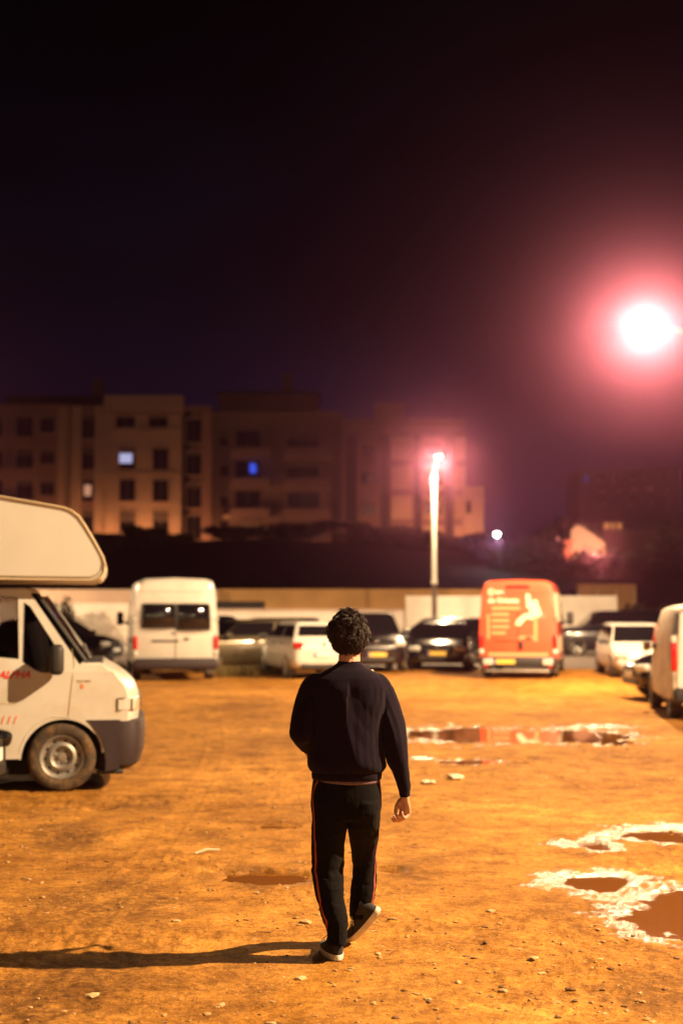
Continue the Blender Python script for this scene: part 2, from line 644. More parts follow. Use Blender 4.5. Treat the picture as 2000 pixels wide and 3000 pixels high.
water_mat = mat('puddle_water', (0.17, 0.062, 0.011), 0.03, spec=0.6)
for k, (cx, cy, rx, ry, dp, an, wt) in enumerate(PUD):
    mb = MB()
    n = 40
    ring = [(cx + rx * 1.25 * math.cos(a), cy + ry * 1.25 * math.sin(a), WATER - 0.0008 * k) for a in [2 * math.pi * j / n for j in range(n)]]
    mb.add(ring, [tuple(range(n))])
    o = mb.build('water', water_mat)
    tag(o, 'shallow still puddle water lying in a hollow of the dirt lot', 'water', kind='structure')

# gravel: countless small stones
gv = MB()
ico = bmesh.new()
bmesh.ops.create_icosphere(ico, subdivisions=1, radius=1)
iv = [v.co.copy() for v in ico.verts]
iff = [tuple(v.index for v in f.verts) for f in ico.faces]
ico.free()
NST = 9000
ys = 5.6 + (rng.random(NST) ** 1.7) * 17
xs = (rng.random(NST) - 0.5) * 2 * (0.26 * ys + 0.4)
dens = fbm(xs * 0.8, ys * 0.8, 3, 77)
hs, _ = ground_h(xs, ys)
for i in range(NST):
    if dens[i] < 0.30 + 0.25 * rng.random():
        continue
    s = 0.004 + 0.016 * rng.random() ** 5
    M = Matrix.Translation((xs[i], ys[i], hs[i] + 0.05 * s)) @ Matrix.Rotation(rng.random() * 6.28, 4, 'Z') @ Matrix.Diagonal((s * (0.7 + rng.random()), s * (0.6 + 0.5 * rng.random()), s * (0.3 + 0.35 * rng.random()), 1))
    gv.add([tuple(p * (0.85 + 0.3 * rng.random())) for p in iv], iff, int(rng.choice(3, p=(.14, .50, .36))), M)
g = gv.build('gravel', [mat('stone_pale', (0.47, 0.32, 0.15), 0.85, var=0.2, vscale=30), mat('stone_tan', (0.36, 0.21, 0.075), 0.85, var=0.2, vscale=30), mat('stone_dark', (0.17, 0.085, 0.03), 0.9, var=0.2, vscale=30)])
tag(g, 'small pale stones and chips scattered over the dirt lot', 'gravel', kind='stuff')

# paved road beyond the parked cars
road_mat = mat('road_asphalt', (0.20, 0.16, 0.145), 0.8, var=0.15, vscale=2.5, bump=0.3, bscale=80)
mb = MB()
rg = [[(x, y, 0.012 + 0.0 * x) for x in np.linspace(-40, 30, 15)] for y in (41.5, 47, 56)]
mb.loft(rg, 0, False, closed=False)
o = mb.build('road', road_mat)
tag(o, 'grey asphalt road running behind the row of parked vehicles', 'road', kind='structure')
kerb_mat = mat('kerb_concrete', (0.45, 0.42, 0.38), 0.8, var=0.15, vscale=4)
mb = MB()
mb.box((-5, 56.25, 0.09), (70, 0.3, 0.22))
o = mb.build('kerb', kerb_mat, bevel=0.02)
tag(o, 'pale concrete kerb along the far side of the road', 'kerb', kind='structure')
o = MB().box((-5, 57.0, 0.07), (70, 1.2, 0.15)).build('pavement', mat('paving', (0.35, 0.30, 0.26), 0.85, var=0.2, vscale=3))
tag(o, 'narrow pavement between the kerb and the white wall', 'pavement', kind='structure')

# hillside behind the walls
hill_mat = mat('hill_grass', (0.018, 0.014, 0.008), 0.95, var=0.4, vscale=0.8, bump=0.5, bscale=3, spec=0.1)
hx = np.linspace(-70, 60, 66)
hy = np.array([63.5, 66, 72, 82, 95, 108, 118, 124, 130, 150, 200])
hz = np.array([0.0, 0.8, 2.0, 3.6, 5.2, 6.6, 7.3, 6.0, 4.6, 4.6, 6.0])
rings = []
for j, y in enumerate(hy):
    zz = hz[j] * (1 - 0.45 * np.clip((hx - 2) / 25, 0, 1)) + 0.5 * (fbm(hx * 0.15, hx * 0 + y * 0.15, 3, 3) - 0.5) * (j > 0)
    rings.append([(float(hx[i]), float(y), float(zz[i])) for i in range(len(hx))])
mb = MB()
mb.loft(rings, 0, False, closed=False)
o = mb.build('hill', hill_mat, smooth=180)
tag(o, 'dark unlit hillside rising behind the walls to the buildings', 'hill', kind='structure')


# ------------------------------------------------------------------ vehicles
def ring_sym(half, x):
    """half profile [(y,z)...] from bottom centre to top centre, mirrored, at station x"""
    a = [(x, y, z) for y, z in half]
    b = [(x, -y, z) for y, z in reversed(half[1:-1])]
    return a + b


def make_wheel(parent, x, y, r, w, side, rim_m, tyre_m, style='alloy'):
    mb = MB()
    pr = [(r * 0.62, -w / 2 * 0.8), (r * 0.70, -w / 2), (r * 0.90, -w / 2 * 1.02), (r * 0.98, -w / 2 * 0.8), (r, -w / 2 * 0.45), (r, w / 2 * 0.45), (r * 0.98, w / 2 * 0.8),
          (r * 0.90, w / 2 * 1.02), (r * 0.70, w / 2), (r * 0.62, w / 2 * 0.8)]
    mb.lathe(pr, 36)
    wo = mb.build('wheel', tyre_m, parent, smooth=60, loc=(x, y, r))
    rb = MB()
    q = side
    if style == 'steel':
        prof = [(r * 0.64, q * w * 0.40), (r * 0.62, q * w * 0.44), (r * 0.57, q * w * 0.38), (r * 0.53, q * w * 0.22), (r * 0.46, q * w * 0.20), (r * 0.40, q * w * 0.33), (r * 0.33, q * w * 0.36), (r * 0.27, q * w * 0.30), (r * 0.24, q * w * 0.16),
                (r * 0.13, q * w * 0.16), (r * 0.11, q * w * 0.24), (0.001, q * w * 0.25)]
        rb.lathe(prof, 36)
        for i in range(10):
            a = 2 * math.pi * i / 10 + 0.1
            rb.sphere((r * 0.47 * math.cos(a), q * w * 0.215, r * 0.47 * math.sin(a)), (r * 0.042, 0.012, r * 0.042), 10, 6, 1)
        for i in range(5):
            a = 2 * math.pi * i / 5 + 0.3
            rb.sphere((r * 0.185 * math.cos(a), q * w * 0.17, r * 0.185 * math.sin(a)), (r * 0.035, 0.014, r * 0.035), 8, 5, 0)
            rb.sphere((r * 0.2 * math.cos(a + 0.63), q * w * 0.165, r * 0.2 * math.sin(a + 0.63)), (r * 0.03, 0.008, r * 0.03), 8, 5, 1)
        rb.build('rim', [rim_m, dark_void], wo, smooth=40)
    else:
        rb.lathe([(r * 0.66, q * w * 0.36), (r * 0.64, q * w * 0.46), (r * 0.58, q * w * 0.42), (r * 0.56, q * w * 0.1)], 30, 0)
        rb.lathe([(r * 0.57, q * w * 0.10), (0.001, q * w * 0.10)], 30, 1)
        rb.lathe([(r * 0.16, q * w * 0.1), (r * 0.15, q * w * 0.34), (0.001, q * w * 0.38)], 16, 0)
        for i in range(5):
            a = 2 * math.pi * i / 5 + 0.35
            M = Matrix.Rotation(-a, 4, 'Y')
            rb.add([(r * 0.1, q * w * s1, z * r * k) for s1 in (0.22, 0.36) for z, k in ((-1, 0.10), (1, 0.10))] +
                   [(r * 0.60, q * w * s1, z * r * k) for s1 in (0.26, 0.40) for z, k in ((-1, 0.07), (1, 0.07))],
                   [(0, 1, 3, 2), (4, 6, 7, 5), (0, 4, 5, 1), (2, 3, 7, 6), (0, 2, 6, 4), (1, 5, 7, 3)], 0, M)
        rb.build('rim', [rim_m, dark_void], wo, smooth=40)
    return wo


def panel(parent, name, quad, m, inset=(0.04, 0.04, 0.04, 0.04), out=0.006, thick=0.012, bev=0.02, bow=0.0):
    """rounded glass or trim panel lying on a quad (bl, br, tr, tl)"""
    bl, br, tr, tl = [Vector(p) for p in quad]

    def S(a, b):
        return bl * (1 - a) * (1 - b) + br * a * (1 - b) + tr * a * b + tl * (1 - a) * b
    n = (br - bl).cross(tl - bl).normalized()
    wl, hl = (br - bl).length, (tl - bl).length
    a0, a1 = inset[0] / wl, 1 - inset[2] / wl
    b0, b1 = inset[1] / hl, 1 - inset[3] / hl
    rr = min(bev, 0.3 * wl, 0.3 * hl)
    ra, rb_ = rr / wl, rr / hl
    pts = []
    for (ca, cb, st) in ((a1 - ra, b0 + rb_, -90), (a1 - ra, b1 - rb_, 0), (a0 + ra, b1 - rb_, 90), (a0 + ra, b0 + rb_, 180)):
        for k in range(5):
            an = R(st + 22.5 * k)
            pts.append(S(ca + ra * math.cos(an), cb + rb_ * math.sin(an)))
    mb = MB()
    mb.loft([[p + n * (out - thick) for p in pts], [p + n * out for p in pts]])
    return mb.build(name, m, parent)


def lump(parent, name, c, s, m, rot=None, sub=2, mi=None):
    mb = MB().box((0, 0, 0), s)
    o = mb.build(name, m, parent, smooth=180, bevel=min(s) * 0.35, seg=3, loc=c, rot=rot)
    return o


def plate(parent, x, y, z, m, sgn, w=0.52, tilt=0.0):
    mb = MB().box((0, 0, 0), (0.012, w, 0.11), 0)
    mb.box((sgn * 0.008, -sgn * -1 * (w / 2 - 0.025) * 1.0 if False else (w / 2 - 0.025) * sgn * -1, 0), (0.004, 0.045, 0.10), 1)
    return mb.build('number_plate', [m, plate_blue], parent, loc=(x, y, z))


def arches(body, xs, hw, r, void_idx=1):
    mb = MB()
    for x in xs:
        for s in (-1, 1):
            mb.cyl(x, r * 0.82, r, s * (hw + .06), s * (hw - .28), 36, 1)
    c = mb.build('cutter', [dark_void, dark_void])
    cut(body, c)
    apply_mods(body, 40)
    kill(c)


def car(label, group, loc, heading, paint, L=4.1, W=1.72, H=1.45, hood=0.92, belt=0.95, xw=(1.05, 0.30), xr=(-1.55, -1.95), cat='car', r=0.31,
        wb=2.5, grille=True, pm=plate_white, rim=None, name='parked_car', roof_rails=False, lights=lamp_lens, ind=None):
    rt = thing(name, label, cat, loc, heading, group)
    h2, w2 = L / 2, W / 2
    st = [(-h2, .80, .40, belt - .22), (-h2 + .05, .90, .30, belt - .08), (-h2 + .25, .97, .24, belt - .01), (-wb / 2, 1.0, .19, belt), (-.3, 1.0, .19, belt), (xw[0] - .15, 1.0, .19, belt - .01),
          (xw[0] + .25, .985, .19, hood + .01), (h2 - .45, .95, .21, hood - .07), (h2 - .14, .86, .24, hood - .16), (h2 - .02, .76, .33, hood - .27)]
    rings = []
    for x, wf, zb, zt in st:
        w = w2 * wf
        h = zt - zb
        rings.append(ring_sym([(0, zb), (.55 * w, zb), (.90 * w, zb + .02), (.985 * w, zb + .16 * h), (w, zb + .48 * h), (.985 * w, zb + .74 * h), (.945 * w, zt - .03), (.84 * w, zt), (.45 * w, zt + .025), (0, zt + .035)], x))
    mb = MB().loft(rings)
    body = mb.build('body', [paint, dark_void], rt, smooth=180, sub=2)
    arches(body, (-wb / 2, wb / 2), w2, r * 1.17)
    bv = bvh_of(body)
    # greenhouse
    zt = H
    bw, rw = w2 * 0.93, w2 * 0.70
    x0, x1, x2, x3 = xr[1] + 0.02, xr[0] + 0.15, xw[1], xw[0]
    zb = belt - 0.06
    xr0, xr1 = xr[1], xr[0]

    def rect(xa, xb, w, z, rnd):
        o_ = []
        n = 5
        for (cx, cy, s) in ((xb - rnd, w - rnd, 0), (xa + rnd, w - rnd, 90), (xa + rnd, -w + rnd, 180), (xb - rnd, -w + rnd, 270)):
            for k in range(n):
                a = R(s + 90 * k / (n - 1))
                o_.append((cx + rnd * math.cos(a), cy + rnd * math.sin(a), z))
        return o_
    zs = [zb, belt + 0.02, zt - 0.10, zt - 0.045, zt - 0.012, zt]
    f = [0, (belt + .02 - zb) / (zt - zb), (zt - .10 - zb) / (zt - zb), (zt - .045 - zb) / (zt - zb), .99, 1.0]
    rg = []
    for k, z in enumerate(zs):
        tt = f[k]
        xa = xr0 + (xr1 - xr0) * tt + (0.04 if k == 4 else 0.12 if k == 5 else 0)
        xb = xw[0] + (xw[1] - xw[0]) * tt - (0.05 if k == 4 else 0.16 if k == 5 else 0)
        w = bw + (rw - bw) * tt - (0.04 if k == 4 else 0.12 if k == 5 else 0)
        rg.append(rect(xa, xb, w, z, 0.09))
    gh = MB().loft(rg).build('cabin', paint, rt, smooth=35)
    # glass panels on planar faces
    def ge(tt, xa_off=0.0):
        return (xr0 + (xr1 - xr0) * tt, xw[0] + (xw[1] - xw[0]) * tt, bw + (rw - bw) * tt, zb + (zt - zb) * tt)
    tb, tu = f[1] + .04, f[2] + .06
    a0, b0, w0, z0 = ge(tb)
    a1, b1, w1, z1 = ge(tu)
    panel(rt, 'windscreen', ((b0, -w0, z0), (b0, w0, z0), (b1, w1, z1), (b1, -w1, z1)), car_glass, (.05, .02, .05, .02), .008)
    panel(rt, 'rear_window', ((a0, w0, z0), (a0, -w0, z0), (a1, -w1, z1), (a1, w1, z1)), car_glass, (.10, .06, .10, .03), .008, bev=.05)
    mid0 = (a0 + b0) / 2 - 0.1
    mid1 = (a1 + b1) / 2 - 0.1
    for s in (1, -1):
        for (p0, p1, q0, q1) in ((mid0, b0, mid1, b1), (a0, mid0, a1, mid1)):
            if s < 0:
                quad = ((p0, -w0, z0), (p1, -w0, z0), (q1, -w1, z1), (q0, -w1, z1))
            else:
                quad = ((p1, w0, z0), (p0, w0, z0), (q0, w1, z1), (q1, w1, z1))
            panel(rt, 'side_window', quad, car_glass, (.05, .02, .05, .02), .008, bev=.03)
        lump(rt, 'mirror', (xw[0] - .28, s * (w2 + .09), belt + .06), (.12, .20, .13), black_plastic if paint in (white_paint,) else paint)

    def hit(y, z, s):
        r_ = bv.ray_cast(Vector((s * 5, y, z)), Vector((-s, 0, 0)))
        return r_[0].x if r_[0] else s * h2
    for s in (1, -1):
        z = hood - .23
        y = s * w2 * .70
        lump(rt, 'headlight', (hit(y, z, 1) - .02, y, z), (.16, .34, .14), lights, (0, R(15), s * R(24)))
        if ind:
            lump(rt, 'indicator', (hit(y, .44, 1) - .01, y, .44), (.08, .16, .09), amber_lens, (0, 0, s * R(24)))
        z = belt - .14
        y = s * w2 * .78
        lump(rt, 'taillight', (hit(y, z, -1) + .02, y, z), (.16, .26, .17), red_lens, (0, 0, -s * R(22)))
    if grille:
        z = hood - .26
        lump(rt, 'grille', (hit(0, z, 1) - .012, 0, z), (.06, W * .40, .09), black_plastic)
    lump(rt, 'air_intake', (hit(0, .36, 1) - .02, 0, .36), (.08, W * .55, .12), black_plastic)
    MB().sphere((hit(0, hood - .17, 1) + .005, 0, hood - .17), (.02, .05, .05), 12, 8).build('badge', chrome, rt, smooth=180)
    MB().sphere((hit(0, belt - .12, -1) - .005, 0, belt - .12), (.02, .05, .05), 12, 8).build('badge', chrome, rt, smooth=180)
    for s in (1, -1):
        for xh in (-.05, -1.0):
            MB().sphere((xh, s * (w2 + .005), belt - .10), (.09, .025, .02), 12, 8).build('door_handle', chrome, rt, smooth=180)
        MB().tube([(a0, s * (w0 + .012), z0 - .01), (b0 + .02, s * (w0 + .012), z0 - .01)], .012, 6).build('window_trim', chrome, rt, smooth=60)
    plate(rt, hit(0, .50, 1) + .018, 0, .50, pm, 1)
    plate(rt, hit(0, .62, -1) - .018, 0, .62, pm, -1)
    lump(rt, 'rear_valance', (hit(0, .34, -1) + .03, 0, .34), (.10, W * .7, .16), black_plastic)
    for sx in (1, -1):
        for s in (1, -1):
            make_wheel(rt, sx * wb / 2, s * (w2 - .11), r, .20, s, rim or alloy, rubber)
    return rt


def van_body(rt, paint, L, W, H, stations, arch_x, r, extra=None):
    w2 = W / 2
    rings = []
    for x, wf, zb, zt, kind in stations:
        w = w2 * wf
        if kind == 'b':      # box section with tumblehome
            half = [(0, zb), (.9 * w, zb), (.985 * w, zb + .06), (w, zb + .25), (w, 1.05), (.985 * w, 1.35), (.915 * w, zt - .22), (.86 * w, zt - .07), (.72 * w, zt - .01), (0, zt + .02)]
        else:
            h = zt - zb
            half = [(0, zb), (.9 * w, zb), (.985 * w, zb + .06), (w, zb + .2 * h), (w, zb + .45 * h), (.99 * w, zb + .65 * h), (.96 * w, zb + .82 * h), (.92 * w, zt - .06), (.75 * w, zt), (0, zt + .02)]
        rings.append(ring_sym(half, x))
    body = MB().loft(rings).build('body', [paint, dark_void], rt, smooth=40, bevel=.02)
    arches(body, arch_x, w2, r * 1.15)
    return body


def high_van(name, label, group, loc, heading, paint, L=5.4, W=1.95, H=2.48, decals=None, rear_slope=.10, rearwin=True, side_paint=None, pm=plate_white, bumper=grey_plastic):
    rt = thing(name, label, 'van', loc, heading, group)
    h2, w2 = L / 2, W / 2
    st = [(-h2, 1.0, .42, H - .10, 'b'), (-h2 + .14, 1.0, .40, H, 'b'), (-1.0, 1.0, .36, H, 'b'), (.9, 1.0, .34, H - .02, 'b'), (1.15, 1.0, .34, H - .30, 'b'), (1.95, .98, .34, 1.22, 'h'), (h2 - .15, .93, .34, 1.0, 'h'), (h2, .82, .40, .80, 'h')]
    body = van_body(rt, paint, L, W, H, st, (-1.65, 1.75), .34)
    bx = -h2
    zt = H - .10
    # rear doors: seam, windows
    wt = .915 * w2
    if rearwin:
        for s in (1, -1):
            quad = ((bx, max(s, 0) * w2 * .93 + min(s, 0) * 0 - (0 if s > 0 else 0), 1.27), (bx, (0 if s > 0 else -w2 * .93), 1.27), (bx, (0 if s > 0 else -w2 * .90), 1.88), (bx, (w2 * .90 if s > 0 else 0), 1.88))
            pts_ = []
            nu, nv = 12, 8
            gb = MB()
            ya, yb_, za, zb2 = (.022 if s > 0 else -w2 * .80), (w2 * .80 if s > 0 else -.022), 1.29, 1.86
            if s < 0:
                za -= .05
            for iv_ in range(nv + 1):
                v_ = iv_ / nv
                row = []
                for iu in range(nu + 1):
                    u_ = iu / nu
                    row.append((bx - .012 - .05 * (1 - (2 * u_ - 1) ** 2) - .035 * (1 - (2 * v_ - 1) ** 2) + .012 * v_, ya + (yb_ - ya) * u_ - .02 * v_ * s * (u_ if s > 0 else 1 - u_), za + (zb2 - za) * v_))
                pts_.append(row)
            gb.loft(pts_, 0, False, closed=False)
            edge = [r_[0] for r_ in pts_] + pts_[-1][1:] + [r_[-1] for r_ in reversed(pts_[:-1])] + list(reversed(pts_[0][1:-1]))
            gb.build('rear_window', car_glass, rt, smooth=180)
            MB().tube(edge + [edge[0]], .022, 6).build('window_seal', black_plastic, rt, smooth=60)
    lump(rt, 'roof_seam', (bx - .004, 0, H - .30), (.02, W * .84, .025), paint)
    MB().box((bx - .004, 0, 1.1), (.012, .014, 1.3)).build('door_seam', dark_void, rt)
    lump(rt, 'door_handle', (bx - .012, -.26, 1.02), (.04, .12, .06), black_plastic)
    lump(rt, 'plate_recess', (bx - .008, .25, .97), (.03, .66, .05), black_plastic if not decals else paint)
    for s in (1, -1):
        lump(rt, 'taillight', (bx + .03, s * (w2 - .06), .93), (.14, .12, .34), red_lens)
        lump(rt, 'corner_lens', (bx + .03, s * (w2 - .06), .67), (.13, .12, .14), lamp_lens)
        lump(rt, 'hinge', (bx + .0, s * (w2 - .04), 1.5), (.05, .08, .07), paint)
    lump(rt, 'rear_bumper', (bx - .03, 0, .42), (.22, W * .99, .27), bumper)
    # cab: windscreen, side glass, mirrors
    ws0, ws1 = 1.88, 1.20
    panel(rt, 'windscreen', ((1.93, -w2 * .93, 1.26), (1.93, w2 * .93, 1.26), (1.17, w2 * .88, H - .36), (1.17, -w2 * .88, H - .36)), car_glass, (.04, .03, .04, .06), .03)
    for s in (1, -1):
        q = [(1.62, s * w2 * .995, 1.28), (.55, s * w2 * .995, 1.28), (.55, s * w2 * .945, 1.95), (1.20, s * w2 * .945, 1.95)]
        if s < 0:
            q = [q[1], q[0], q[3], q[2]]
        panel(rt, 'door_window', q, car_glass, (.03, .02, .03, .02), .014)
        lump(rt, 'mirror', (1.62, s * (w2 + .18), 1.48), (.12, .18, .36), black_plastic)
        MB().tube([(1.62, s * (w2 - .05), 1.36), (1.62, s * (w2 + .16), 1.40)], .03).build('mirror_arm', black_plastic, rt)
        lump(rt, 'headlight', (h2 - .05, s * w2 * .62, .86), (.16, .34, .18), lamp_lens, (0, 0, s * R(18)))
        if side_paint:
            q = [(.3, s * (w2 + .001), .62), (-h2 + .15, s * (w2 + .001), .62), (-h2 + .15, s * (w2 + .001), 1.04), (.3, s * (w2 + .001), 1.04)]
            if s < 0:
                q = [q[1], q[0], q[3], q[2]]
            panel(rt, 'side_decal', q, side_paint, (0, 0, 0, 0), .006, .005)
            q = [(.3, s * w2 * .972, 1.42), (-h2 + .15, s * w2 * .972, 1.42), (-h2 + .15, s * w2 * .925, 2.15), (.3, s * w2 * .925, 2.15)]
            if s < 0:
                q = [q[1], q[0], q[3], q[2]]
            panel(rt, 'side_decal', q, side_paint, (0, 0, 0, 0), .02, .016)
        else:
            MB().box((-.8, s * (w2 + .006), .95), (3.2, .03, .09)).build('rub_strip', grey_plastic, rt, bevel=.008)
    lump(rt, 'front_bumper', (h2 - .02, 0, .48), (.24, W * .97, .32), bumper)
    for sx in (-1.65, 1.75):
        for s in (1, -1):
            make_wheel(rt, sx, s * (w2 - .13), .34, .22, s, steel_rim, rubber, 'steel')
            if sx < 0:
                MB().box((sx - .42, s * (w2 - .16), .30), (.02, .24, .30)).build('mud_flap', rubber, rt)
    return rt


ROW = 'vehicles parked along the far edge of the lot'


def at(px, Y):
    return (P(px, 1780, Y).x, Y, 0)


# --- white high-roof van
v1 = high_van('parked_van', 'white high roof van seen from behind with dark rear windows', ROW, (-4.50, 37.2, 0), R(90 + 10.5), white_paint, W=2.06)
MB().sphere((-2.716, 0.06, 1.16), (.01, .045, .05), 10, 8).build('emblem', steel_rim, v1)

# --- red van with lettering
v2 = high_van('delivery_van', 'red high roof van with pale lettering and figure on its rear doors', ROW, (4.93, 38.4, 0), R(90 - 11), red_paint, L=5.3, W=1.95, H=2.46,
              decals=True, rearwin=False, side_paint=cream_decal, bumper=black_plastic)
BX2 = -2.65


def Mrear(y, z):   # text plane on the rear face: text x -> world -y (local), text y -> z, facing -x
    return Matrix.Translation((BX2 - .012, y, z)) @ Matrix(((0, 0, -1, 0), (-1, 0, 0, 0), (0, 1, 0, 0), (0, 0, 0, 1)))


text_obj('lettering', 'Casa', .20, cream_decal, v2, Mrear(.74, 2.10), bold=.012)
text_obj('lettering', 'de Oriente', .17, cream_decal, v2, Mrear(.74, 1.90), bold=.010)
for k, ww in enumerate((.72, .44, .44, .44, .36)):
    MB().box((BX2 - .010, .72 - .06 - ww / 2, 1.76 - .155 * k), (.006, ww, .075)).build('lettering_line', coral_decal, v2)
fig = MB()
fig.sphere((BX2 - .010, -.42, 1.88), (.008, .085, .09), 12, 8)
fig.add([(BX2 - .012, y, z) for y, z in ((-.30, 1.80), (-.52, 1.84), (-.60, 1.62), (-.45, 1.46), (-.22, 1.50), (-.05, 1.32), (.07, 1.34), (.02, 1.48), (-.16, 1.62), (-.28, 1.62))], [tuple(range(10))])
fig.add([(BX2 - .014, y, z) for y, z in ((-.20, 2.12), (-.30, 2.12), (-.36, 1.76), (-.22, 1.76))], [(0, 1, 2, 3)])
fig.build('figure_decal', cream_decal, v2)
stripe = MB()
stripe.box((BX2 - .009, .74, 1.30), (.006, .06, .62))
stripe.box((BX2 - .009, -.44, 1.24), (.006, .09, .62))
stripe.box((BX2 - .009, -.22, 1.03), (.006, .40, .07))
stripe.box((BX2 - .009, .0, .60), (.006, 1.5, .10))
stripe.build('door_trim', coral_decal, v2)
lump(v2, 'high_brake_light', (BX2 - .0, 0, 2.30), (.05, .60, .07), red_lens)
lump(v2, 'lock_cover', (BX2 - .02, -.08, .84), (.04, .10, .20), black_plastic)
plate(v2, BX2 - .155, .33, .43, plate_yellow, -1)
for s in (1, -1):
    lump(v2, 'bumper_lamp', (BX2 - .13, s * .74, .42), (.06, .25, .15), lamp_lens)
    lump(v2, 'reflector', (BX2 - .12, s * .80, .31), (.05, .09, .07), red_lens)
lump(v2, 'rear_step', (BX2 - .16, 0, .20), (.24, 1.6, .06), steel_rim)

# --- right-hand panel van, near
v3 = thing('panel_van', 'white panel van with a dirty shaded side, cut off by the picture edge', 'van', (6.23, 24.25, 0), R(90 - 6))
st = [(-1.95, .99, .34, 1.74, 'b'), (-1.88, 1.0, .32, 1.80, 'b'), (-.9, 1.0, .25, 1.83, 'b'), (.35, .99, .25, 1.80, 'b'), (.60, .98, .25, 1.72, 'b'), (1.25, .96, .25, 1.08, 'h'), (1.85, .90, .25, .90, 'h'), (2.0, .78, .3, .72, 'h')]
van_body(v3, dusty_paint, 4.0, 1.72, 1.83, st, (-1.25, 1.35), .31)
for s in (1, -1):
    panel(v3, 'rear_door', ((-1.955, .40 * (s + 1), .52), (-1.955, .40 * (s - 1), .52), (-1.955, .37 * (s - 1), 1.70), (-1.955, .37 * (s + 1), 1.70)), white_paint, (.02, .0, .02, .0), .016, bev=.04)
    lump(v3, 'taillight', (-1.93, s * .825, 1.02), (.13, .10, .48), red_lens)
    lump(v3, 'tail_lens', (-1.94, s * .83, 1.28), (.12, .09, .12), lamp_lens)
    panel(v3, 'pillar_trim', ((-1.953, .845 if s > 0 else -.75, 1.36), (-1.953, .75 if s > 0 else -.845, 1.36), (-1.953, .73 if s > 0 else -.80, 1.68), (-1.953, .80 if s > 0 else -.73, 1.68)), black_plastic, (.0, .0, .0, .0), .012)
    lump(v3, 'reflector', (-1.99, s * .70, .42), (.06, .12, .08), red_lens)
    q = [(.95, s * .845, 1.05), (.15, s * .85, 1.05), (.15, s * .80, 1.52), (.60, s * .80, 1.52)]
    if s < 0:
        q = [q[1], q[0], q[3], q[2]]
    panel(v3, 'door_window', q, car_glass, (.02, .02, .02, .02), .014)
    lump(v3, 'mirror', (.95, s * .93, 1.10), (.10, .14, .16), dusty_paint)
    for sx in (-1.25, 1.35):
        make_wheel(v3, sx, s * .74, .31, .19, s, steel_rim, rubber, 'steel')
panel(v3, 'windscreen', ((1.22, -.78, 1.12), (1.22, .78, 1.12), (.62, .70, 1.66), (.62, -.70, 1.66)), car_glass, (.03, .03, .03, .05), .03)
lump(v3, 'rear_bumper', (-1.96, 0, .40), (.2, 1.70, .24), black_plastic)
lump(v3, 'roof_edge', (-1.90, 0, 1.80), (.16, 1.30, .05), white_paint)
MB().box((0, 0, 0), (.9, .02, .5)).build('side_patch', dusty_paint, v3, loc=(-.9, .875, .75)) if False else None

# --- cars
car('black hatchback facing out from behind the white panel van', None, (7.5, 28.0, 0), R(180 + 6), black_paint, L=3.9, W=1.7, H=1.38, hood=.86, belt=.88)
car('dark car by the picture edge with only its front corner in view', None, (-5.02, 12.35, 0), R(0), plum_paint, L=4.1, W=1.75, H=1.45, hood=.84, lights=car_glass)
car('small black car parked between the camper and the white van', ROW, (-8.75, 44.0, 0), R(-16), black_paint, L=4.0, W=1.7, H=1.40)
car('dark estate car with a flat roof, half hidden behind a pale car', ROW, (-3.9, 46.5, 0), R(8), navy_paint, L=4.4, W=1.75, H=1.52, xr=(-1.9, -2.1))
car('dull beige car beside the white van, its dark windows facing the lot', ROW, (-2.75, 40.5, 0), R(204), beige_paint, L=4.0, W=1.7, H=1.44)
car('white hatchback seen from behind, left of the walking man', ROW, (-.95, 37.2, 0), R(90 + 16), white_paint, L=3.9, W=1.7, H=1.42, hood=.95, belt=.98, xr=(-1.45, -1.85))
car('dark off-roader with a yellow plate, beside the walking man', ROW, (.75, 41.0, 0), R(-90 + 6), plum_paint, L=4.3, W=1.82, H=1.62, hood=1.02, belt=1.05, pm=plate_yellow, xw=(.95, .55), xr=(-1.9, -2.05), r=.34)
car('low black car facing the lot with a yellow plate, next to the red van', ROW, (2.95, 42.0, 0), R(-90 - 8), black_paint, L=4.2, W=1.80, H=1.36, hood=.86, belt=.87, pm=plate_yellow)
car('dark off-roader seen side-on in front of the pale wall', ROW, (9.95, 53.0, 0), R(180), navy_paint, L=4.6, W=1.85, H=1.66, hood=1.05, belt=1.08, xw=(1.2, .45), xr=(-1.95, -2.2), r=.36, wb=2.7)
car('small white hatchback facing the lot beside the panel van', ROW, (7.72, 37.7, 0), R(-90 - 3), white_paint, L=3.85, W=1.66, H=1.37, hood=.80, belt=.84, xw=(1.15, .25), xr=(-1.6, -1.85), pm=plate_white, grille=False)

car('dark saloon squeezed between the beige car and the white hatchback', ROW, (-2.35, 44.5, 0), R(-160), plum_paint, L=4.2, W=1.72, H=1.46)
car('dark compact car behind the red van, only its flank showing', ROW, (3.1, 46.8, 0), R(170), navy_paint, L=4.0, W=1.7, H=1.45)
car('black estate by the hedge at the far side of the road', ROW, (14.2, 54.5, 0), R(178), black_paint, L=4.5, W=1.8, H=1.50)
# ------------------------------------------------------------------ camper van
YC = 13.9
S = F / YC / 1.0
camp = thing('camper_van', 'white camper van with an overhanging sleeping cab and dark bumper', 'camper van', (P(182, 1780, YC).x - .135, YC + 0.95, 0), R(9))


def cl(px, py):     # photo px -> local side coordinates
    return ((px - 182) / 299.0, (2313 - py) / 299.0)


W2 = 1.0
ZSPLIT = cl(0, 1968)[1]


def yside(z):
    return W2 * (1 - .13 * max(0, z - ZSPLIT) / .85)


def nose(x, e):
    return x - .10 * e ** 2 * (x - .35) / .4 if x > .35 else x


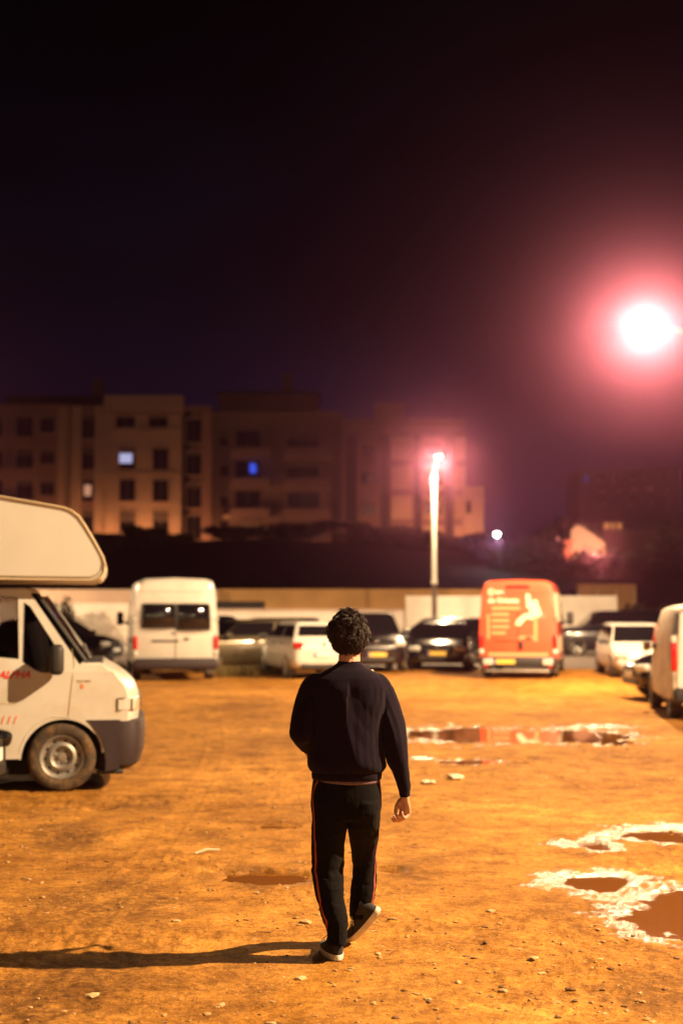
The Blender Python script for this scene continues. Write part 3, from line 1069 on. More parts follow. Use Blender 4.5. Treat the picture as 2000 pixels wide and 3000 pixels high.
top_px = [(-700, 1727), (0, 1723), (60, 1722), (80, 1725), (92, 1738), (234, 1942), (292, 1941), (330, 1962), (340, 1968), (365, 1986), (392, 2012), (403, 2040), (406, 2075), (402, 2108), (392, 2170)]
top = [cl(*p) for p in top_px]


def inset(pts_, d):
    o_ = []
    for k, (x, z) in enumerate(pts_):
        a, b = pts_[max(k - 1, 0)], pts_[min(k + 1, len(pts_) - 1)]
        tx, tz = b[0] - a[0], b[1] - a[1]
        l_ = math.hypot(tx, tz)
        o_.append((x + tz / l_ * d, z - tx / l_ * d))
    return o_


rim_pts = inset(top, .022)
# skin of roof, bonnet and nose across the width, open at the windscreen
ncab = MB()
secs = []
for y in (-1, -.975, -.7, -.35, 0, .35, .7, .975, 1):
    base = rim_pts if abs(y) == 1 else (inset(top, .006) if abs(y) == .975 else top)
    e_ = max(0, (abs(y) - .6) / .4)
    secs.append([(nose(x, e_), y * yside(z), z) for x, z in base])
for k in range(len(top) - 1):
    if k == 4:
        continue
    ncab.loft([[sc_[k], sc_[k + 1]] for sc_ in secs], 0, False, closed=False)
# side panels with window openings and wheel arch
AX, AZ = cl(185, 2222)
arc = [(AX + .395 * math.cos(R(a)), AZ + .395 * math.sin(R(a))) for a in np.linspace(10, 178, 30)]
win_rear = [cl(*p) for p in ((-110, 1742), (50, 1751), (57, 1930), (-110, 1915))]
win_front = [cl(*p) for p in ((66, 1765), (86, 1778), (160, 1892), (172, 1945), (150, 1962), (108, 1965), (66, 1938))]
upper = rim_pts[:8] + [(cl(340, 1968)[0] - .01, ZSPLIT), (cl(-700, 0)[0], ZSPLIT)]
lower = [(cl(-700, 0)[0], ZSPLIT), (cl(340, 1968)[0] - .01, ZSPLIT)] + rim_pts[9:] + arc + [cl(58, 2216), cl(-700, 2216)]
from mathutils.geometry import tessellate_polygon


def side_panel(mb, outer, holes, sgn, off, mi):
    polys = [[Vector((x, z, 0)) for x, z in q] for q in [outer] + holes]
    flat = [p for q in polys for p in q]
    tris = tessellate_polygon(polys)
    mb.add([(nose(p.x, 1) if p.x > .35 else p.x, sgn * (yside(p.y) - off), p.y) for p in flat], [tuple(t_) for t_ in tris], mi)


for sgn in (-1, 1):
    side_panel(ncab, upper, [win_rear, win_front], sgn, 0, 0)
    side_panel(ncab, lower, [], sgn, 0, 0)
    side_panel(ncab, [(x, min(z, cl(0, 1732)[1])) for x, z in upper], [win_rear, win_front], sgn, .045, 1)
    ncab.loft([[(x, sgn * 1.0, z) for x, z in arc], [(x, sgn * .60, z) for x, z in arc]], 1, False, closed=False)
    ncab.add([(x, sgn * .60, z) for x, z in arc], [tuple(range(len(arc)))], 1)
    for w_ in (win_rear, win_front):
        ncab.loft([[(x, sgn * (yside(z) - .001), z) for x, z in w_], [(x, sgn * (yside(z) - .05), z) for x, z in w_]], 1, False)
ncab.box((-1.1, 0, .99), (2.5, 1.84, .05), 1)
ncab.box((-1.45, 0, cl(0, 1734)[1]), (2.0, 1.6, .01), 1)
cab = ncab.build('cab', [camper_paint, dark_void], camp, smooth=30)
# windscreen strip
wq = [cl(234, 1942), cl(92, 1738)]
n_ = 9
rg = []
for i in range(n_):
    y = -0.93 + 1.86 * i / (n_ - 1)
    bulge = .05 * (1 - (y / .93) ** 2)
    rg.append([(wq[0][0] + .008 + bulge, y, wq[0][1] + .01), (wq[0][0] + .030 + bulge, y, wq[0][1] + .028), (wq[1][0] + .040 + bulge, y * .90, wq[1][1] - .03), (wq[1][0] + .012 + bulge, y * .90, wq[1][1] - .045)])
MB().loft(rg).build('windscreen', cab_glass, camp, smooth=40)
for s in (-1, 1):
    a0, a1 = wq
    MB().tube([(a0[0] + .035, s * .955, a0[1] + .02), (a1[0] + .045, s * .86, a1[1] - .02)], .022, 8).build('pillar_trim', black_plastic, camp)
lump(camp, 'scuttle', (cl(270, 1944)[0], 0, cl(270, 1944)[1]), (.18, 1.72, .03), black_plastic)
for s in (-1, 1):
    MB().tube([(cl(255, 1938)[0], s * .15 - .4, cl(255, 1938)[1] + .02), (cl(220, 1900)[0] + .06, s * .3 - .2, cl(220, 1900)[1] + .02)], .012).build('wiper', black_plastic, camp)
# door window glass
for s in (-1, 1):
    for w in (win_rear, win_front):
        def yy(z):
            return s * (yside(z) - .022)
        mb = MB()
        mb.loft([[(x, yy(z), z) for x, z in w], [(x, yy(z) - s * .006, z) for x, z in w]])
        mb.build('door_window', cab_glass, camp)
        fr = MB()
        loop = [(x, yy(z) + s * .010, z) for x, z in w]
        fr.tube(loop + [loop[0]], .011, 6)
        fr.build('window_seal', black_plastic, camp)
    lump(camp, 'wing_mirror', (cl(167, 1930)[0], s * 1.16, cl(167, 1930)[1]), (.13, .22, .29), black_plastic)
    MB().tube([(cl(172, 1945)[0], s * .95, cl(172, 1950)[1]), (cl(168, 1945)[0], s * 1.10, cl(168, 1948)[1])], .03).build('mirror_arm', black_plastic, camp)
    panel(camp, 'mirror_base', [(cl(*p)[0], s * .992, cl(*p)[1]) for p in (((112, 1968), (178, 1972), (180, 1900), (160, 1895)) if s < 0 else ((178, 1972), (112, 1968), (160, 1895), (180, 1900)))], black_plastic, (.0, .0, .0, .0), .02, .03)
    # door seam: a groove strip
    seam = [cl(*p) for p in ((206, 1900), (214, 1940), (210, 1985), (204, 2040), (199, 2095))]
    MB().tube([(x, s * (yside(z) + .0005), z) for x, z in seam], .0045, 5).build('door_seam', mat('seam', (.22, .15, .08), .8), camp)
    seam = [cl(*p) for p in ((205, 2097), (150, 2097), (110, 2116), (80, 2150), (62, 2195))]
    MB().tube([(x, s * 1.0, z) for x, z in seam], .006, 6).build('arch_lip', camper_paint, camp)
    # headlight and indicator
    x, z = cl(370, 2060)
    q = [(cl(341, 2080)[0], 0, cl(341, 2079)[1]), (cl(403, 2079)[0], 0, cl(403, 2079)[1]), (cl(399, 2046)[0], 0, cl(399, 2045)[1]), (cl(341, 2043)[0], 0, cl(341, 2043)[1])]
    hl = MB()
    rows = []
    for (xx, zz) in ((cl(340, 2079)[0], 0), (cl(372, 2079)[0], 0), (cl(388, 2079)[0], 0), (cl(401, 2079)[0], 0)):
        edge = 0
        rows.append(xx)
    za, zb_ = cl(0, 2079)[1], cl(0, 2044)[1]
    path = [(rows[0], 1.004), (rows[1], 1.004), (rows[2], .985), (rows[3] - .03, .93), (rows[3] + .0, .80), (rows[3] + .02, .58)]
    ringo = [[(xx, s * yy_, za), (xx, s * yy_, zb_), (xx - .05, s * (yy_ - .06), zb_), (xx - .05, s * (yy_ - .06), za)] for xx, yy_ in path]
    hl.loft(ringo)
    h = hl.build('headlight', lamp_lens, camp, smooth=30, bevel=.006)
    MB().box((cl(383, 2062)[0], s * 1.0, (za + zb_) / 2), (.008, .02, (zb_ - za) * .92)).build('lens_divider', steel_rim, h)
    MB().tube([(cl(352, 2078)[0], s * 1.012, za + .0), (cl(342, 2078)[0], s * 1.012, za), (cl(342, 2045)[0], s * 1.012, zb_), (cl(362, 2044)[0], s * 1.012, zb_)], .006, 5).build('lens_edge', steel_rim, h)
# dark front bumper wrapping the nose
bp = []
for (x, z, inset) in ((0, 0, 0),):
    pass
zt_, zb_ = cl(0, 2108)[1], cl(0, 2250)[1]
xs_f = [(cl(322, 0)[0], 1.006), (cl(345, 0)[0], 1.012), (cl(372, 0)[0], 1.008), (cl(392, 0)[0], .97), (cl(404, 0)[0], .90), (cl(413, 0)[0], .70), (cl(420, 0)[0], .35), (cl(421, 0)[0], 0)]
path = xs_f + [(x, -y) for x, y in reversed(xs_f[:-1])]
ringo = []
for x, y in path:
    ringo.append([(x - .02, y * .97, zt_), (x + .004, y * .998, zt_ - .012), (x + .014, y * 1.003, zt_ - .10), (x + .006, y * .998, zb_ + .16), (x - .03, y * .975, zb_ + .04), (x - .10, y * .90, zb_ - .01), (x - .20, y * .80, zb_ - .01), (x - .20, y * .80, zt_)])
bmp = MB()
bmp.loft(ringo)
sidep = [cl(*p) for p in ((252, 2107), (300, 2107), (348, 2107), (348, 2248), (306, 2255), (308, 2228), (303, 2195), (292, 2163), (277, 2137), (263, 2117))]
for sgn in (-1, 1):
    bmp.prism(sidep, sgn * .9, sgn * 1.010)
bmp.build('front_bumper', grey_plastic, camp, smooth=35)
ct = MB()
lump(camp, 'tow_mount', (cl(320, 2258)[0], -.9, cl(0, 2258)[1]), (.26, .1, .05), black_plastic)
lump(camp, 'grille', (cl(399, 2060)[0] + .01, 0, cl(0, 2062)[1]), (.06, 1.05, .13), black_plastic)
# sill and dark floor pan
MB().box((cl(-300, 0)[0], 0, .24), (2.6, 1.7, .16)).build('floor_pan', dark_void, camp)
MB().box((.08, 0, .42), (.85, 1.15, .36)).build('engine_tray', dark_void, camp)
# wheels
for sx in (0, -3.35):
    for s in (1, -1):
        make_wheel(camp, sx, s * .875, .333, .215, s, steel_rim, dusty_rubber, 'steel')
# overhanging alcove with trim rim
al = [(-560, 1430), (-200, 1440), (0, 1461), (90, 1476), (178, 1491), (200, 1499), (222, 1516), (240, 1541), (268, 1588), (293, 1634), (299, 1655), (296, 1678), (284, 1694), (262, 1702), (120, 1701), (-560, 1692)]
al = [cl(*p) for p in al]
cxm = sum(p[0] for p in al) / len(al)
czm = sum(p[1] for p in al) / len(al)
WA = 1.06
ab = MB()
ab.prism(al, -WA, WA)
ab.build('alcove', alcove_paint, camp, smooth=30, bevel=.03, seg=3)
for s in (1, -1):
    ins = []
    for (x, z) in al:
        d = Vector((x - cxm, z - czm))
        ins.append((x, s * (WA - .002), z))
    MB().tube(ins + [ins[0]], .014, 6).build('alcove_trim', mat('trim_tan', (.45, .36, .24), .5), camp, smooth=60)
    small = [((x - cxm) * (1 - .035) + cxm, s * (WA + .004), (z - czm) * (1 - .075) + czm) for x, z in al]
    MB().tube(small + [small[0]], .005, 5).build('alcove_groove', mat('seam', (.22, .15, .08), .8), camp, smooth=60)
# living body behind the cab
MB().box((-3.2, 0, 1.65), (3.9, 2.14, 2.45)).build('living_body', alcove_paint, camp, bevel=.06, seg=3)
# seats and steering wheel inside
for s in (1, -1):
    lump(camp, 'seat', (-.28, s * .42, 1.35), (.16, .46, .75), mat('seat_cloth', (.035, .03, .035), .9), (0, R(-12), 0))
    lump(camp, 'headrest', (-.40, s * .42, 1.75), (.10, .28, .18), mat('seat_cloth', (.035, .03, .035), .9))
tw = []
for j in range(21):
    a = 2 * math.pi * j / 20
    tw.append((-.12 + .10 * math.cos(a), -.42 + .19 * math.sin(a), 1.28 + .15 * math.cos(a)))
MB().tube(tw, .016, 6).build('steering_wheel', black_plastic, camp)
lump(camp, 'dashboard', (-.02, 0, 1.12), (.26, 1.5, .16), black_plastic)


def Mside(px, py, y=-1.003):
    x, z = cl(px, py)
    return Matrix.Translation((x, y, z)) @ Matrix(((1, 0, 0, 0), (0, 0, -1, 0), (0, 1, 0, 0), (0, 0, 0, 1)))


text_obj('lettering', 'ALPHA', .098, decal_red, camp, Mside(0, 1984, -1.0015), shear=.35, bold=.003)
text_obj('lettering', '1111', .115, decal_orange, camp, Mside(-14, 2115), shear=.35)
text_obj('badge_lettering', 'DUCATO', .032, decal_tan, camp, Mside(224, 1997))
MB().box((cl(238, 2009)[0], -1.002, cl(238, 2009)[1]), (.03, .006, .045)).build('emblem', decal_orange, camp, bevel=.008)
MB().box((cl(-30, 2058)[0], -1.001, cl(0, 2057)[1]), (.55, .006, .008)).build('crease', decal_tan, camp)


# ------------------------------------------------------------------ lamps
LAMP = (.90, 0.60, 0.32)


def point(name, loc, power, col, radius, parent=None):
    ld = bpy.data.lights.new(name, 'POINT')
    ld.energy = power
    ld.color = col
    ld.shadow_soft_size = radius
    o = bpy.data.objects.new(name, ld)
    COL.objects.link(o)
    o.location = loc
    if parent:
        o.parent = parent
    return o


conc = mat('pole_concrete', (.52, .48, .42), .75, var=.12, vscale=3, bump=.1, bscale=60)
pole_lower = mat('pole_dark', (.10, .075, .055), .6, var=.2)
lamp_metal = mat('lamp_metal', (.20, .19, .18), .5, metal=.6)


def spot(name, loc, power, col, radius, parent, tilt, az):
    ld = bpy.data.lights.new(name, 'SPOT')
    ld.energy = power
    ld.color = col
    ld.shadow_soft_size = radius
    ld.spot_size = R(173)
    ld.spot_blend = .25
    o = bpy.data.objects.new(name, ld)
    COL.objects.link(o)
    o.location = loc
    d_ = Vector((math.sin(tilt) * math.cos(az), math.sin(tilt) * math.sin(az), -math.cos(tilt)))
    o.rotation_euler = d_.to_track_quat('-Z', 'Y').to_euler()
    o.parent = parent
    return o


def street_lamp(label, base, head, power, col, cutoff=None, pole_m=None, glow=(.085, .15, False), hs=1.0, lift=.16, group='street lamps around the lot', pole_r=(.12, .075), split=None, bulb=.14):
    rt = thing('street_lamp', label, 'street lamp', base, 0, group)
    hx, hy, hz = head[0] - base[0], head[1] - base[1], head[2]
    reach = math.hypot(hx, hy)
    pt = hz - .55 * min(1, reach) - .05
    if split:
        MB().tube([(0, 0, 0), (0, 0, split)], [pole_r[0] * 1.12, pole_r[0] * 1.02], 14).build('pole_base', pole_lower, rt, smooth=60)  # lower section of the pole in a darker tone
        MB().tube([(0, 0, split), (0, 0, split + .12)], [pole_r[0] * 1.25, pole_r[0] * 1.25], 14).build('collar', conc, rt, smooth=40)
    MB().tube([(0, 0, split or 0), (0, 0, pt)], [pole_r[0], pole_r[1]], 14).build('pole', pole_m or conc, rt, smooth=60)
    n = 8
    arm = [Vector((0, 0, pt - .1)) + Vector((hx * (k / n) * .9, hy * (k / n) * .9, (hz + .10 - pt) * math.sin(math.pi / 2 * k / n) + .1)) for k in range(n + 1)]
    MB().tube(arm, [.045] * n + [.035], 8).build('arm', pole_m or lamp_metal, rt, smooth=60)
    d = Vector((hx, hy, 0)).normalized() if reach > .01 else Vector((1, 0, 0))
    M = Matrix.Translation((hx, hy, hz + lift)) @ Matrix.Rotation(math.atan2(d.y, d.x), 4, 'Z') @ Matrix.Scale(hs, 4)
    hb = MB()
    pr = []
    for k in range(7):
        x = -.36 + .72 * k / 6
        w = .15 * math.sqrt(max(.05, 1 - (x / .40) ** 2))
        pr.append([(x, w * math.cos(a), .10 * max(0, math.sin(a)) * math.sqrt(max(.05, 1 - (x / .40) ** 2))) for a in [2 * math.pi * j / 14 for j in range(14)]])
    hb.loft(pr, 0, True, M)
    hb.build('lamp_head', pole_m or lamp_metal, rt, smooth=60)
    gl = MB()
    gr = glow[0]
    gl.sphere((hx, hy, hz + glow[1]), (gr, gr, gr * .8), 16, 10)
    gl.build('diffuser', mat('diffuser_cool' if glow[2] else 'diffuser_warm', (.8, .8, .8), .4, emit=(.80, 1.0, .98) if glow[2] else (1.0, .82, .55), estr=45), rt, smooth=180)
    if cutoff:
        spot('bulb', (hx, hy, hz), power, col, bulb, rt, *cutoff)
    else:
        point('bulb', (hx, hy, hz), power, col, bulb, rt)
    return rt


# visible lamp on a long arm from beyond the picture edge
HB = P(1890, 960, 31)
street_lamp('glaring street lamp high over the lot on a curved arm, nearer of two', (HB.x + 1.9, 31.6, 0), HB, 17000, LAMP, cutoff=(R(5), R(-100)), lift=.16, bulb=.055)
# second lamp by the wall
HCp = P(1285, 1348, 50)
street_lamp('street lamp on a tall pale pole rising behind the parked cars', (P(1272, 1780, 50.7).x, 50.7, 0), HCp, 8200, LAMP, glow=(.11, .13, False), cutoff=(R(6), R(-95)), hs=.7, pole_r=(.095, .075), split=2.62, bulb=.15)
# lamp that lights the man from the side (just outside the picture)
street_lamp('street lamp beside the lot, off to the side of the walking man', (13.6, 7.6, 0), (11.9, 7.45, 10.6), 49000, LAMP, bulb=.14)
street_lamp('street lamp near the left end of the white wall, beyond the picture edge', (-22.2, 52.6, 0), (-21.0, 52.3, 7.0), 25000, LAMP, cutoff=(R(8), R(-90)), hs=.8)
# lamps of the street behind the camera, seen only as glints in the van's rear windows
for (x_, y_) in ((-9, -16), (1.5, -20), (9, -14), (17, -24)):
    street_lamp('street lamp on the road behind the viewer, mirrored in the van windows', (x_ + 1.2, y_ - .6, 0), (x_, y_, 8.0), 1500, LAMP, bulb=.16, group='street lamps on the road behind the viewer')
# far cool white lamp
HD = P(1455, 1582, 92)
street_lamp('small cold white lamp shining among the dark trees', (HD.x + .4, 93.4, 3), (HD.x, 92, HD.z - 3), 300, (.80, 1.0, .97), hs=.7, lift=.48, glow=(.17, .36, True), pole_m=black_plastic, pole_r=(.07, .05), bulb=.2, group=None)
# street lights hidden below the apartment buildings
for (px, py, Y, pw) in ((250, 1612, 131, 1300), (425, 1612, 131, 1900), (650, 1625, 132.5, 1300), (1345, 1600, 129, 2000), (1180, 1612, 131, 1400), (60, 1605, 132, 700)):
    p = P(px, py, Y)
    street_lamp('low street lamp under the apartment buildings, hidden by the hedge', (p.x + .5, Y - .3, 4.4), (p.x, Y, max(p.z - 4.4, 1.2)), pw, (1, .46, .17), pole_r=(.06, .05), bulb=.15, group='lamps under the apartment buildings')

# ------------------------------------------------------------------ walls
wall_white = mat('wall_white', (.68, .62, .56), .85, var=.08, vscale=.8, dirt=(.42, .34, .27), dscale=.5, damount=.4)
wall_pink = mat('wall_pink', (.52, .38, .30), .9, var=.12, vscale=.8)
wall_ochre = mat('wall_ochre', (.42, .24, .09), .9, var=.2, vscale=.7)


def wall(label, px0, px1, pt, Y, m, th=.25, name='wall', coping=None):
    a, b = P(px0, pt, Y), P(px1, pt, Y)
    rt = thing(name, label, 'wall', ((a.x + b.x) / 2, Y, 0))
    L_ = b.x - a.x
    MB().box((0, 0, a.z / 2), (L_, th, a.z)).build('wall_face', m, rt, bevel=.02)
    if coping:
        MB().box((0, 0, a.z + .04), (L_ + .06, th + .1, .08)).build('coping', coping, rt, bevel=.015)
    return rt


wall('long low white wall behind the parked cars and the man', 420, 1186, 1790, 58.0, wall_white, coping=wall_pink)
wall('white wall stretch behind the camper windscreen', -260, 418, 1768, 58.2, wall_white)
wall('tall bright white wall panel behind the lamp pole and red van', 1187, 1806, 1746, 57.6, wall_white)
wall('pinkish back wall above the camper bonnet', -260, 640, 1727, 61.5, wall_pink)
wall('ochre back wall running above the white wall', 642, 1440, 1726, 61.8, wall_ochre)
wl = wall('short ochre wall segment lit beyond the white panel', 1690, 1862, 1712, 66.0, wall_ochre)
for k in range(4):
    MB().box((-1.3 + .85 * k, -.14, 1.3), (.07, .05, 2.6)).build('pilaster', wall_pink, wl)
a = P(640, 1762, 60.6)
b = P(776, 1788, 60.6)
tr = thing('trailer', 'low dark flat trailer behind the white wall', 'trailer', ((a.x + b.x) / 2, 60.0, 0))
MB().box((0, 0, (a.z + b.z) / 2), (b.x - a.x, 1.6, a.z - b.z)).build('cover', mat('tarp', (.012, .01, .01), .8, var=.3), tr, bevel=.05)
MB().box((0, 0, b.z - .25), (b.x - a.x - .3, 1.4, .5)).build('chassis', dark_void, tr)
for s in (-1, 1):
    make_wheel(tr, .2, s * .72, .32, .18, s, steel_rim, rubber, 'steel')

# ------------------------------------------------------------------ apartment buildings
YB = 136.0
plaster_a = mat('plaster_tan', (.27, .135, .11), .9, var=.12, vscale=.25)
plaster_b = mat('plaster_light', (.42, .255, .19), .9, var=.10, vscale=.3)
plaster_c = mat('plaster_brown', (.15, .085, .075), .9, var=.15, vscale=.25)
plaster_d = mat('plaster_rose', (.19, .10, .10), .9, var=.15, vscale=.25)
win_dark = mat('window_dark', (.008, .008, .010), .15)
shutter = mat('shutter', (.10, .06, .05), .7, var=.2, vscale=3)
lit_cool = mat('lit_cool', (.1, .1, .1), .5, emit=(.62, .62, 1.0), estr=.75, var=.2)
lit_warm = mat('lit_warm', (.1, .1, .1), .5, emit=(1.0, .48, .28), estr=.55, var=.2)
lit_blue = mat('lit_blue', (.1, .1, .1), .5, emit=(.012, .10, .95), estr=.9)
lit_orange = mat('lit_orange', (.1, .1, .1), .5, emit=(1.0, .36, .09), estr=.5)


def building(label, px0, px1, ptop, pbot, Y, m, depth=11.0, roof_m=None):
    a, b = P(px0, ptop, Y), P(px1, ptop, Y)
    zb = 3.0
    rt = thing('apartment_building', label, 'building', ((a.x + b.x) / 2, Y, 0))
    cx = (a.x + b.x) / 2
    MB().box((0, depth / 2, (a.z + zb) / 2), (b.x - a.x, depth, a.z - zb)).build('wall', m, rt, bevel=.05)
    rt['cx'] = cx
    rt['Y'] = Y
    return rt


def bx(rt, name, px0, px1, py0, py1, m, out=.3, parent=None, back=.05, bevel=.02):
    """a box on the facade between photo pixels, standing out by `out` metres"""
    Y, cx = rt['Y'], rt['cx']
    a, b = P(px0, py0, Y), P(px1, py1, Y)
    return MB().box(((a.x + b.x) / 2 - cx, (back - out) / 2, (a.z + b.z) / 2), (abs(b.x - a.x), out + back, abs(a.z - b.z))).build(name, m, parent or rt, bevel=bevel)


def window(rt, px0, px1, py0, py1, pane=None, frame=None, out=.0, lit=None):
    Y, cx = rt['Y'], rt['cx']
    a, b = P(px0, py0, Y), P(px1, py1, Y)
    x0, x1, z0, z1 = a.x - cx, b.x - cx, b.z, a.z
    yf = -out - .06
    mb = MB()
    t_ = .09
    mb.box(((x0 + x1) / 2, yf, z1 + t_ / 2), (x1 - x0 + 2 * t_, .14, t_))
    mb.box(((x0 + x1) / 2, yf, z0 - t_ / 2), (x1 - x0 + 2 * t_ + .1, .24, t_))
    mb.box((x0 - t_ / 2, yf, (z0 + z1) / 2), (t_, .14, z1 - z0))
    mb.box((x1 + t_ / 2, yf, (z0 + z1) / 2), (t_, .14, z1 - z0))
    w = mb.build('window', frame or plaster_b, rt)
    pm_ = MB()
    pm_.box(((x0 + x1) / 2, -out - .03, (z0 + z1) / 2), (x1 - x0, .05, z1 - z0), 0)
    pm_.box(((x0 + x1) / 2, -out - .06, (z0 + z1) / 2), (.06, .03, z1 - z0), 1)
    if random.random() < .55:
        hh = (z1 - z0) * random.uniform(.15, .5)
        pm_.box(((x0 + x1) / 2, -out - .065, z1 - hh / 2), (x1 - x0, .03, hh), 1)
    pm_.build('pane', [pane or win_dark, shutter], w)
    if lit:
        lm, f0, f1, g0, g1 = lit
        MB().box((x0 + (x1 - x0) * (f0 + f1) / 2, -out - .085, z0 + (z1 - z0) * (g0 + g1) / 2), ((x1 - x0) * (f1 - f0), .02, (z1 - z0) * (g1 - g0))).build('lit_pane', lm, w)
    return w


# building with tall window columns and a lit central bay
bB = building('apartment block with a tall cornice and a bright central bay', 214, 620, 1188, 1600, YB, plaster_a)
bx(bB, 'central_bay', 318, 532, 1215, 1600, plaster_b, .9)
bx(bB, 'cornice', 312, 540, 1164, 1212, plaster_b, 1.5)
bx(bB, 'bay_dark_strip', 536, 556, 1205, 1600, mat('recess', (.02, .015, .015), .9), .12)  # dark strip standing slightly out beside the bay
bx(bB, 'string_course', 330, 530, 1262, 1268, plaster_b, 1.1)
bx(bB, 'string_course', 320, 532, 1388, 1394, plaster_b, 1.05)
bx(bB, 'pier', 280, 312, 1190, 1600, plaster_b, .5)
bx(bB, 'pier', 212, 236, 1190, 1600, plaster_b, .4)
bx(bB, 'pier', 592, 618, 1205, 1600, plaster_a, .5)
for r_ in range(4):
    y0 = 1216 + 93 * r_
    window(bB, 241, 283, y0, y0 + 68, lit=(lit_warm, .15, .62, .25, .72) if r_ == 2 else None)
    window(bB, 546, 590, y0 + 12 + 2 * r_, y0 + 82 + 2 * r_, out=.14)
for r_ in range(3):
    y0 = 1316 + 92 * r_
    window(bB, 355, 400, y0, y0 + 62, out=.9, lit=(lit_cool, .0, .8, .30, .75) if r_ == 0 else None)
    window(bB, 452, 496, y0 + 2, y0 + 64, out=.9)
for x0, x1 in ((345, 400), (440, 495)):
    window(bB, x0, x1, 1222, 1256, out=.9)
# older block with balconies at far left of it
bA = building('older plain apartment block with balconies at the picture edge', -90, 212, 1192, 1600, YB + 2, plaster_a)
bx(bA, 'cornice', -92, 214, 1186, 1196, plaster_a, .5)
for r_ in range(4):
    y0 = 1216 + 92 * r_
    window(bA, 118, 160, y0 + 8, y0 + 52)
    bx(bA, 'balcony', -60, 104, y0 + 66, y0 + 92, plaster_a, 1.3)
    window(bA, -40, 8, y0 + 8, y0 + 64)
    window(bA, 48, 98, y0 + 6, y0 + 64)
bx(bA, 'pier', 172, 206, 1195, 1600, plaster_b, .35)
# long brown block
bC = building('long dim brown apartment block with wide balconies', 622, 1002, 1215, 1606, YB + 1, plaster_c)
bx(bC, 'parapet', 620, 1004, 1206, 1220, plaster_c, .4)
for r_ in range(4):
    y0 = 1262 + 88 * r_
    for (x0, x1) in ((645, 668), (690, 762), (842, 935)):
        window(bC, x0, x1, y0 + (0 if x0 < 800 else 6), y0 + 46, frame=plaster_d)
    bx(bC, 'balcony', 676, 790, y0 + 54, y0 + 82, plaster_d, 1.2)
    bx(bC, 'balcony', 835, 968, y0 + 56, y0 + 84, plaster_d, 1.2)
bx(bC, 'neon_sign', 734, 750, 1362, 1386, lit_blue, 1.35, bevel=.0)
for (x0, x1, y0, y1) in ((655, 700, 1510, 1521), (725, 772, 1512, 1520)):
    bx(bC, 'awning', x0, x1, y0, y1, plaster_b, .9)
# rose block with dark vertical bands
bD = building('rose apartment block with dark vertical bands behind the lamp', 1003, 1364, 1232, 1608, YB, plaster_d)
bx(bD, 'stair_tower', 1096, 1186, 1180, 1240, plaster_d, .3)
bx(bD, 'parapet', 1001, 1366, 1228, 1240, plaster_d, .5)
for (x0, x1) in ((1014, 1044), (1114, 1142), (1212, 1232), (1304, 1326)):
    bx(bD, 'dark_band', x0, x1, 1272, 1606, mat('recess', (.02, .015, .015), .9), .10)
for r_ in range(4):
    y0 = 1282 + 86 * r_
    for (x0, x1) in ((1050, 1108), (1146, 1206), (1238, 1300), (1330, 1362)):
        bx(bD, 'bay_panel', x0, x1, y0, y0 + 66, plaster_b if x0 > 1140 else plaster_d, .35)
    for (x0, x1) in ((1060, 1098), (1246, 1290)):
        window(bD, x0, x1, y0 + 18, y0 + 52, out=.35, frame=plaster_d)
# small bright end block
bE = building('small pale house block at the end of the buildings, brightly lit', 1358, 1416, 1426, 1600, YB - 2, plaster_b, depth=8)
window(bE, 1364, 1380, 1466, 1504)
bx(bE, 'string_course', 1356, 1418, 1462, 1466, plaster_b, .2)
# roofs set back above
for (lab, px0, px1, pt, Yr, m) in (('dark set-back roof storey above the brown block', 640, 930, 1152, 150, plaster_c), ('dark flat roof storey behind the plain block', 20, 420, 1166, 152, mat('roof_dark', (.02, .017, .016), .9))):
    r_ = building(lab, px0, px1, pt, 1240, Yr, m, depth=8)
    MB().box((0, 4, P(0, pt, Yr).z + .1), (P(px1, pt, Yr).x - P(px0, pt, Yr).x + .6, 8.6, .2)).build('roof', mat('roof_dark', (.02, .017, .016), .9), r_)
    MB().box((2, 3, P(0, pt, Yr).z + 1.6), (1.2, .8, 1.8)).build('chimney', plaster_c, r_)
# faint far tower at right
bF = building('faint distant tower block with a single violet lit window', 1694, 1990, 1372, 1500, 210, mat('plaster_far', (.16, .09, .11), .9, var=.2, vscale=.2), depth=12)
bF['Y'] = 210
bx(bF, 'edge_pier', 1692, 1712, 1372, 1500, plaster_d, .5)
window(bF, 1704, 1718, 1392, 1412, pane=mat('lit_violet', (.1, .1, .1), .5, emit=(.25, .22, 1.0), estr=.35))
for r_ in range(3):
    for k in range(5):
        window(bF, 1750 + 46 * k, 1772 + 46 * k, 1388 + 36 * r_, 1408 + 36 * r_, frame=MATS['plaster_far'])

# red chimney post left of the white van roof, and dark red post at right
for (lab, px0, px1, py0, py1, Y) in (('reddish brick pillar rising from the dark hillside above the white van', 536, 564, 1598, 1700, 112), ('dark red brick pillar beside the gable on the hillside', 1648, 1676, 1590, 1690, 98)):
    a, b = P(px0, py0, Y), P(px1, py1, Y)
    rt = thing('brick_pillar', lab, 'pillar', ((a.x + b.x) / 2, Y, 0))
    MB().box((0, 0, (a.z + 1) / 2), (b.x - a.x, .7, a.z - 1)).build('shaft', mat('brick_red', (.30, .07, .05), .9, var=.25, vscale=3), rt, bevel=.03)
    MB().box((0, 0, a.z + .08), (b.x - a.x + .2, .9, .16)).build('cap', mat('brick_red', (.30, .07, .05), .9), rt, bevel=.03)
    point('glow', (P((px0 + px1) / 2, py1, Y).x - rt.location.x + .5, -2.6, P(0, (py0 + py1) / 2 + 20, Y).z), 75, (1, .4, .2), .1, rt)  # added light without a fixture, put in to redden the pillar

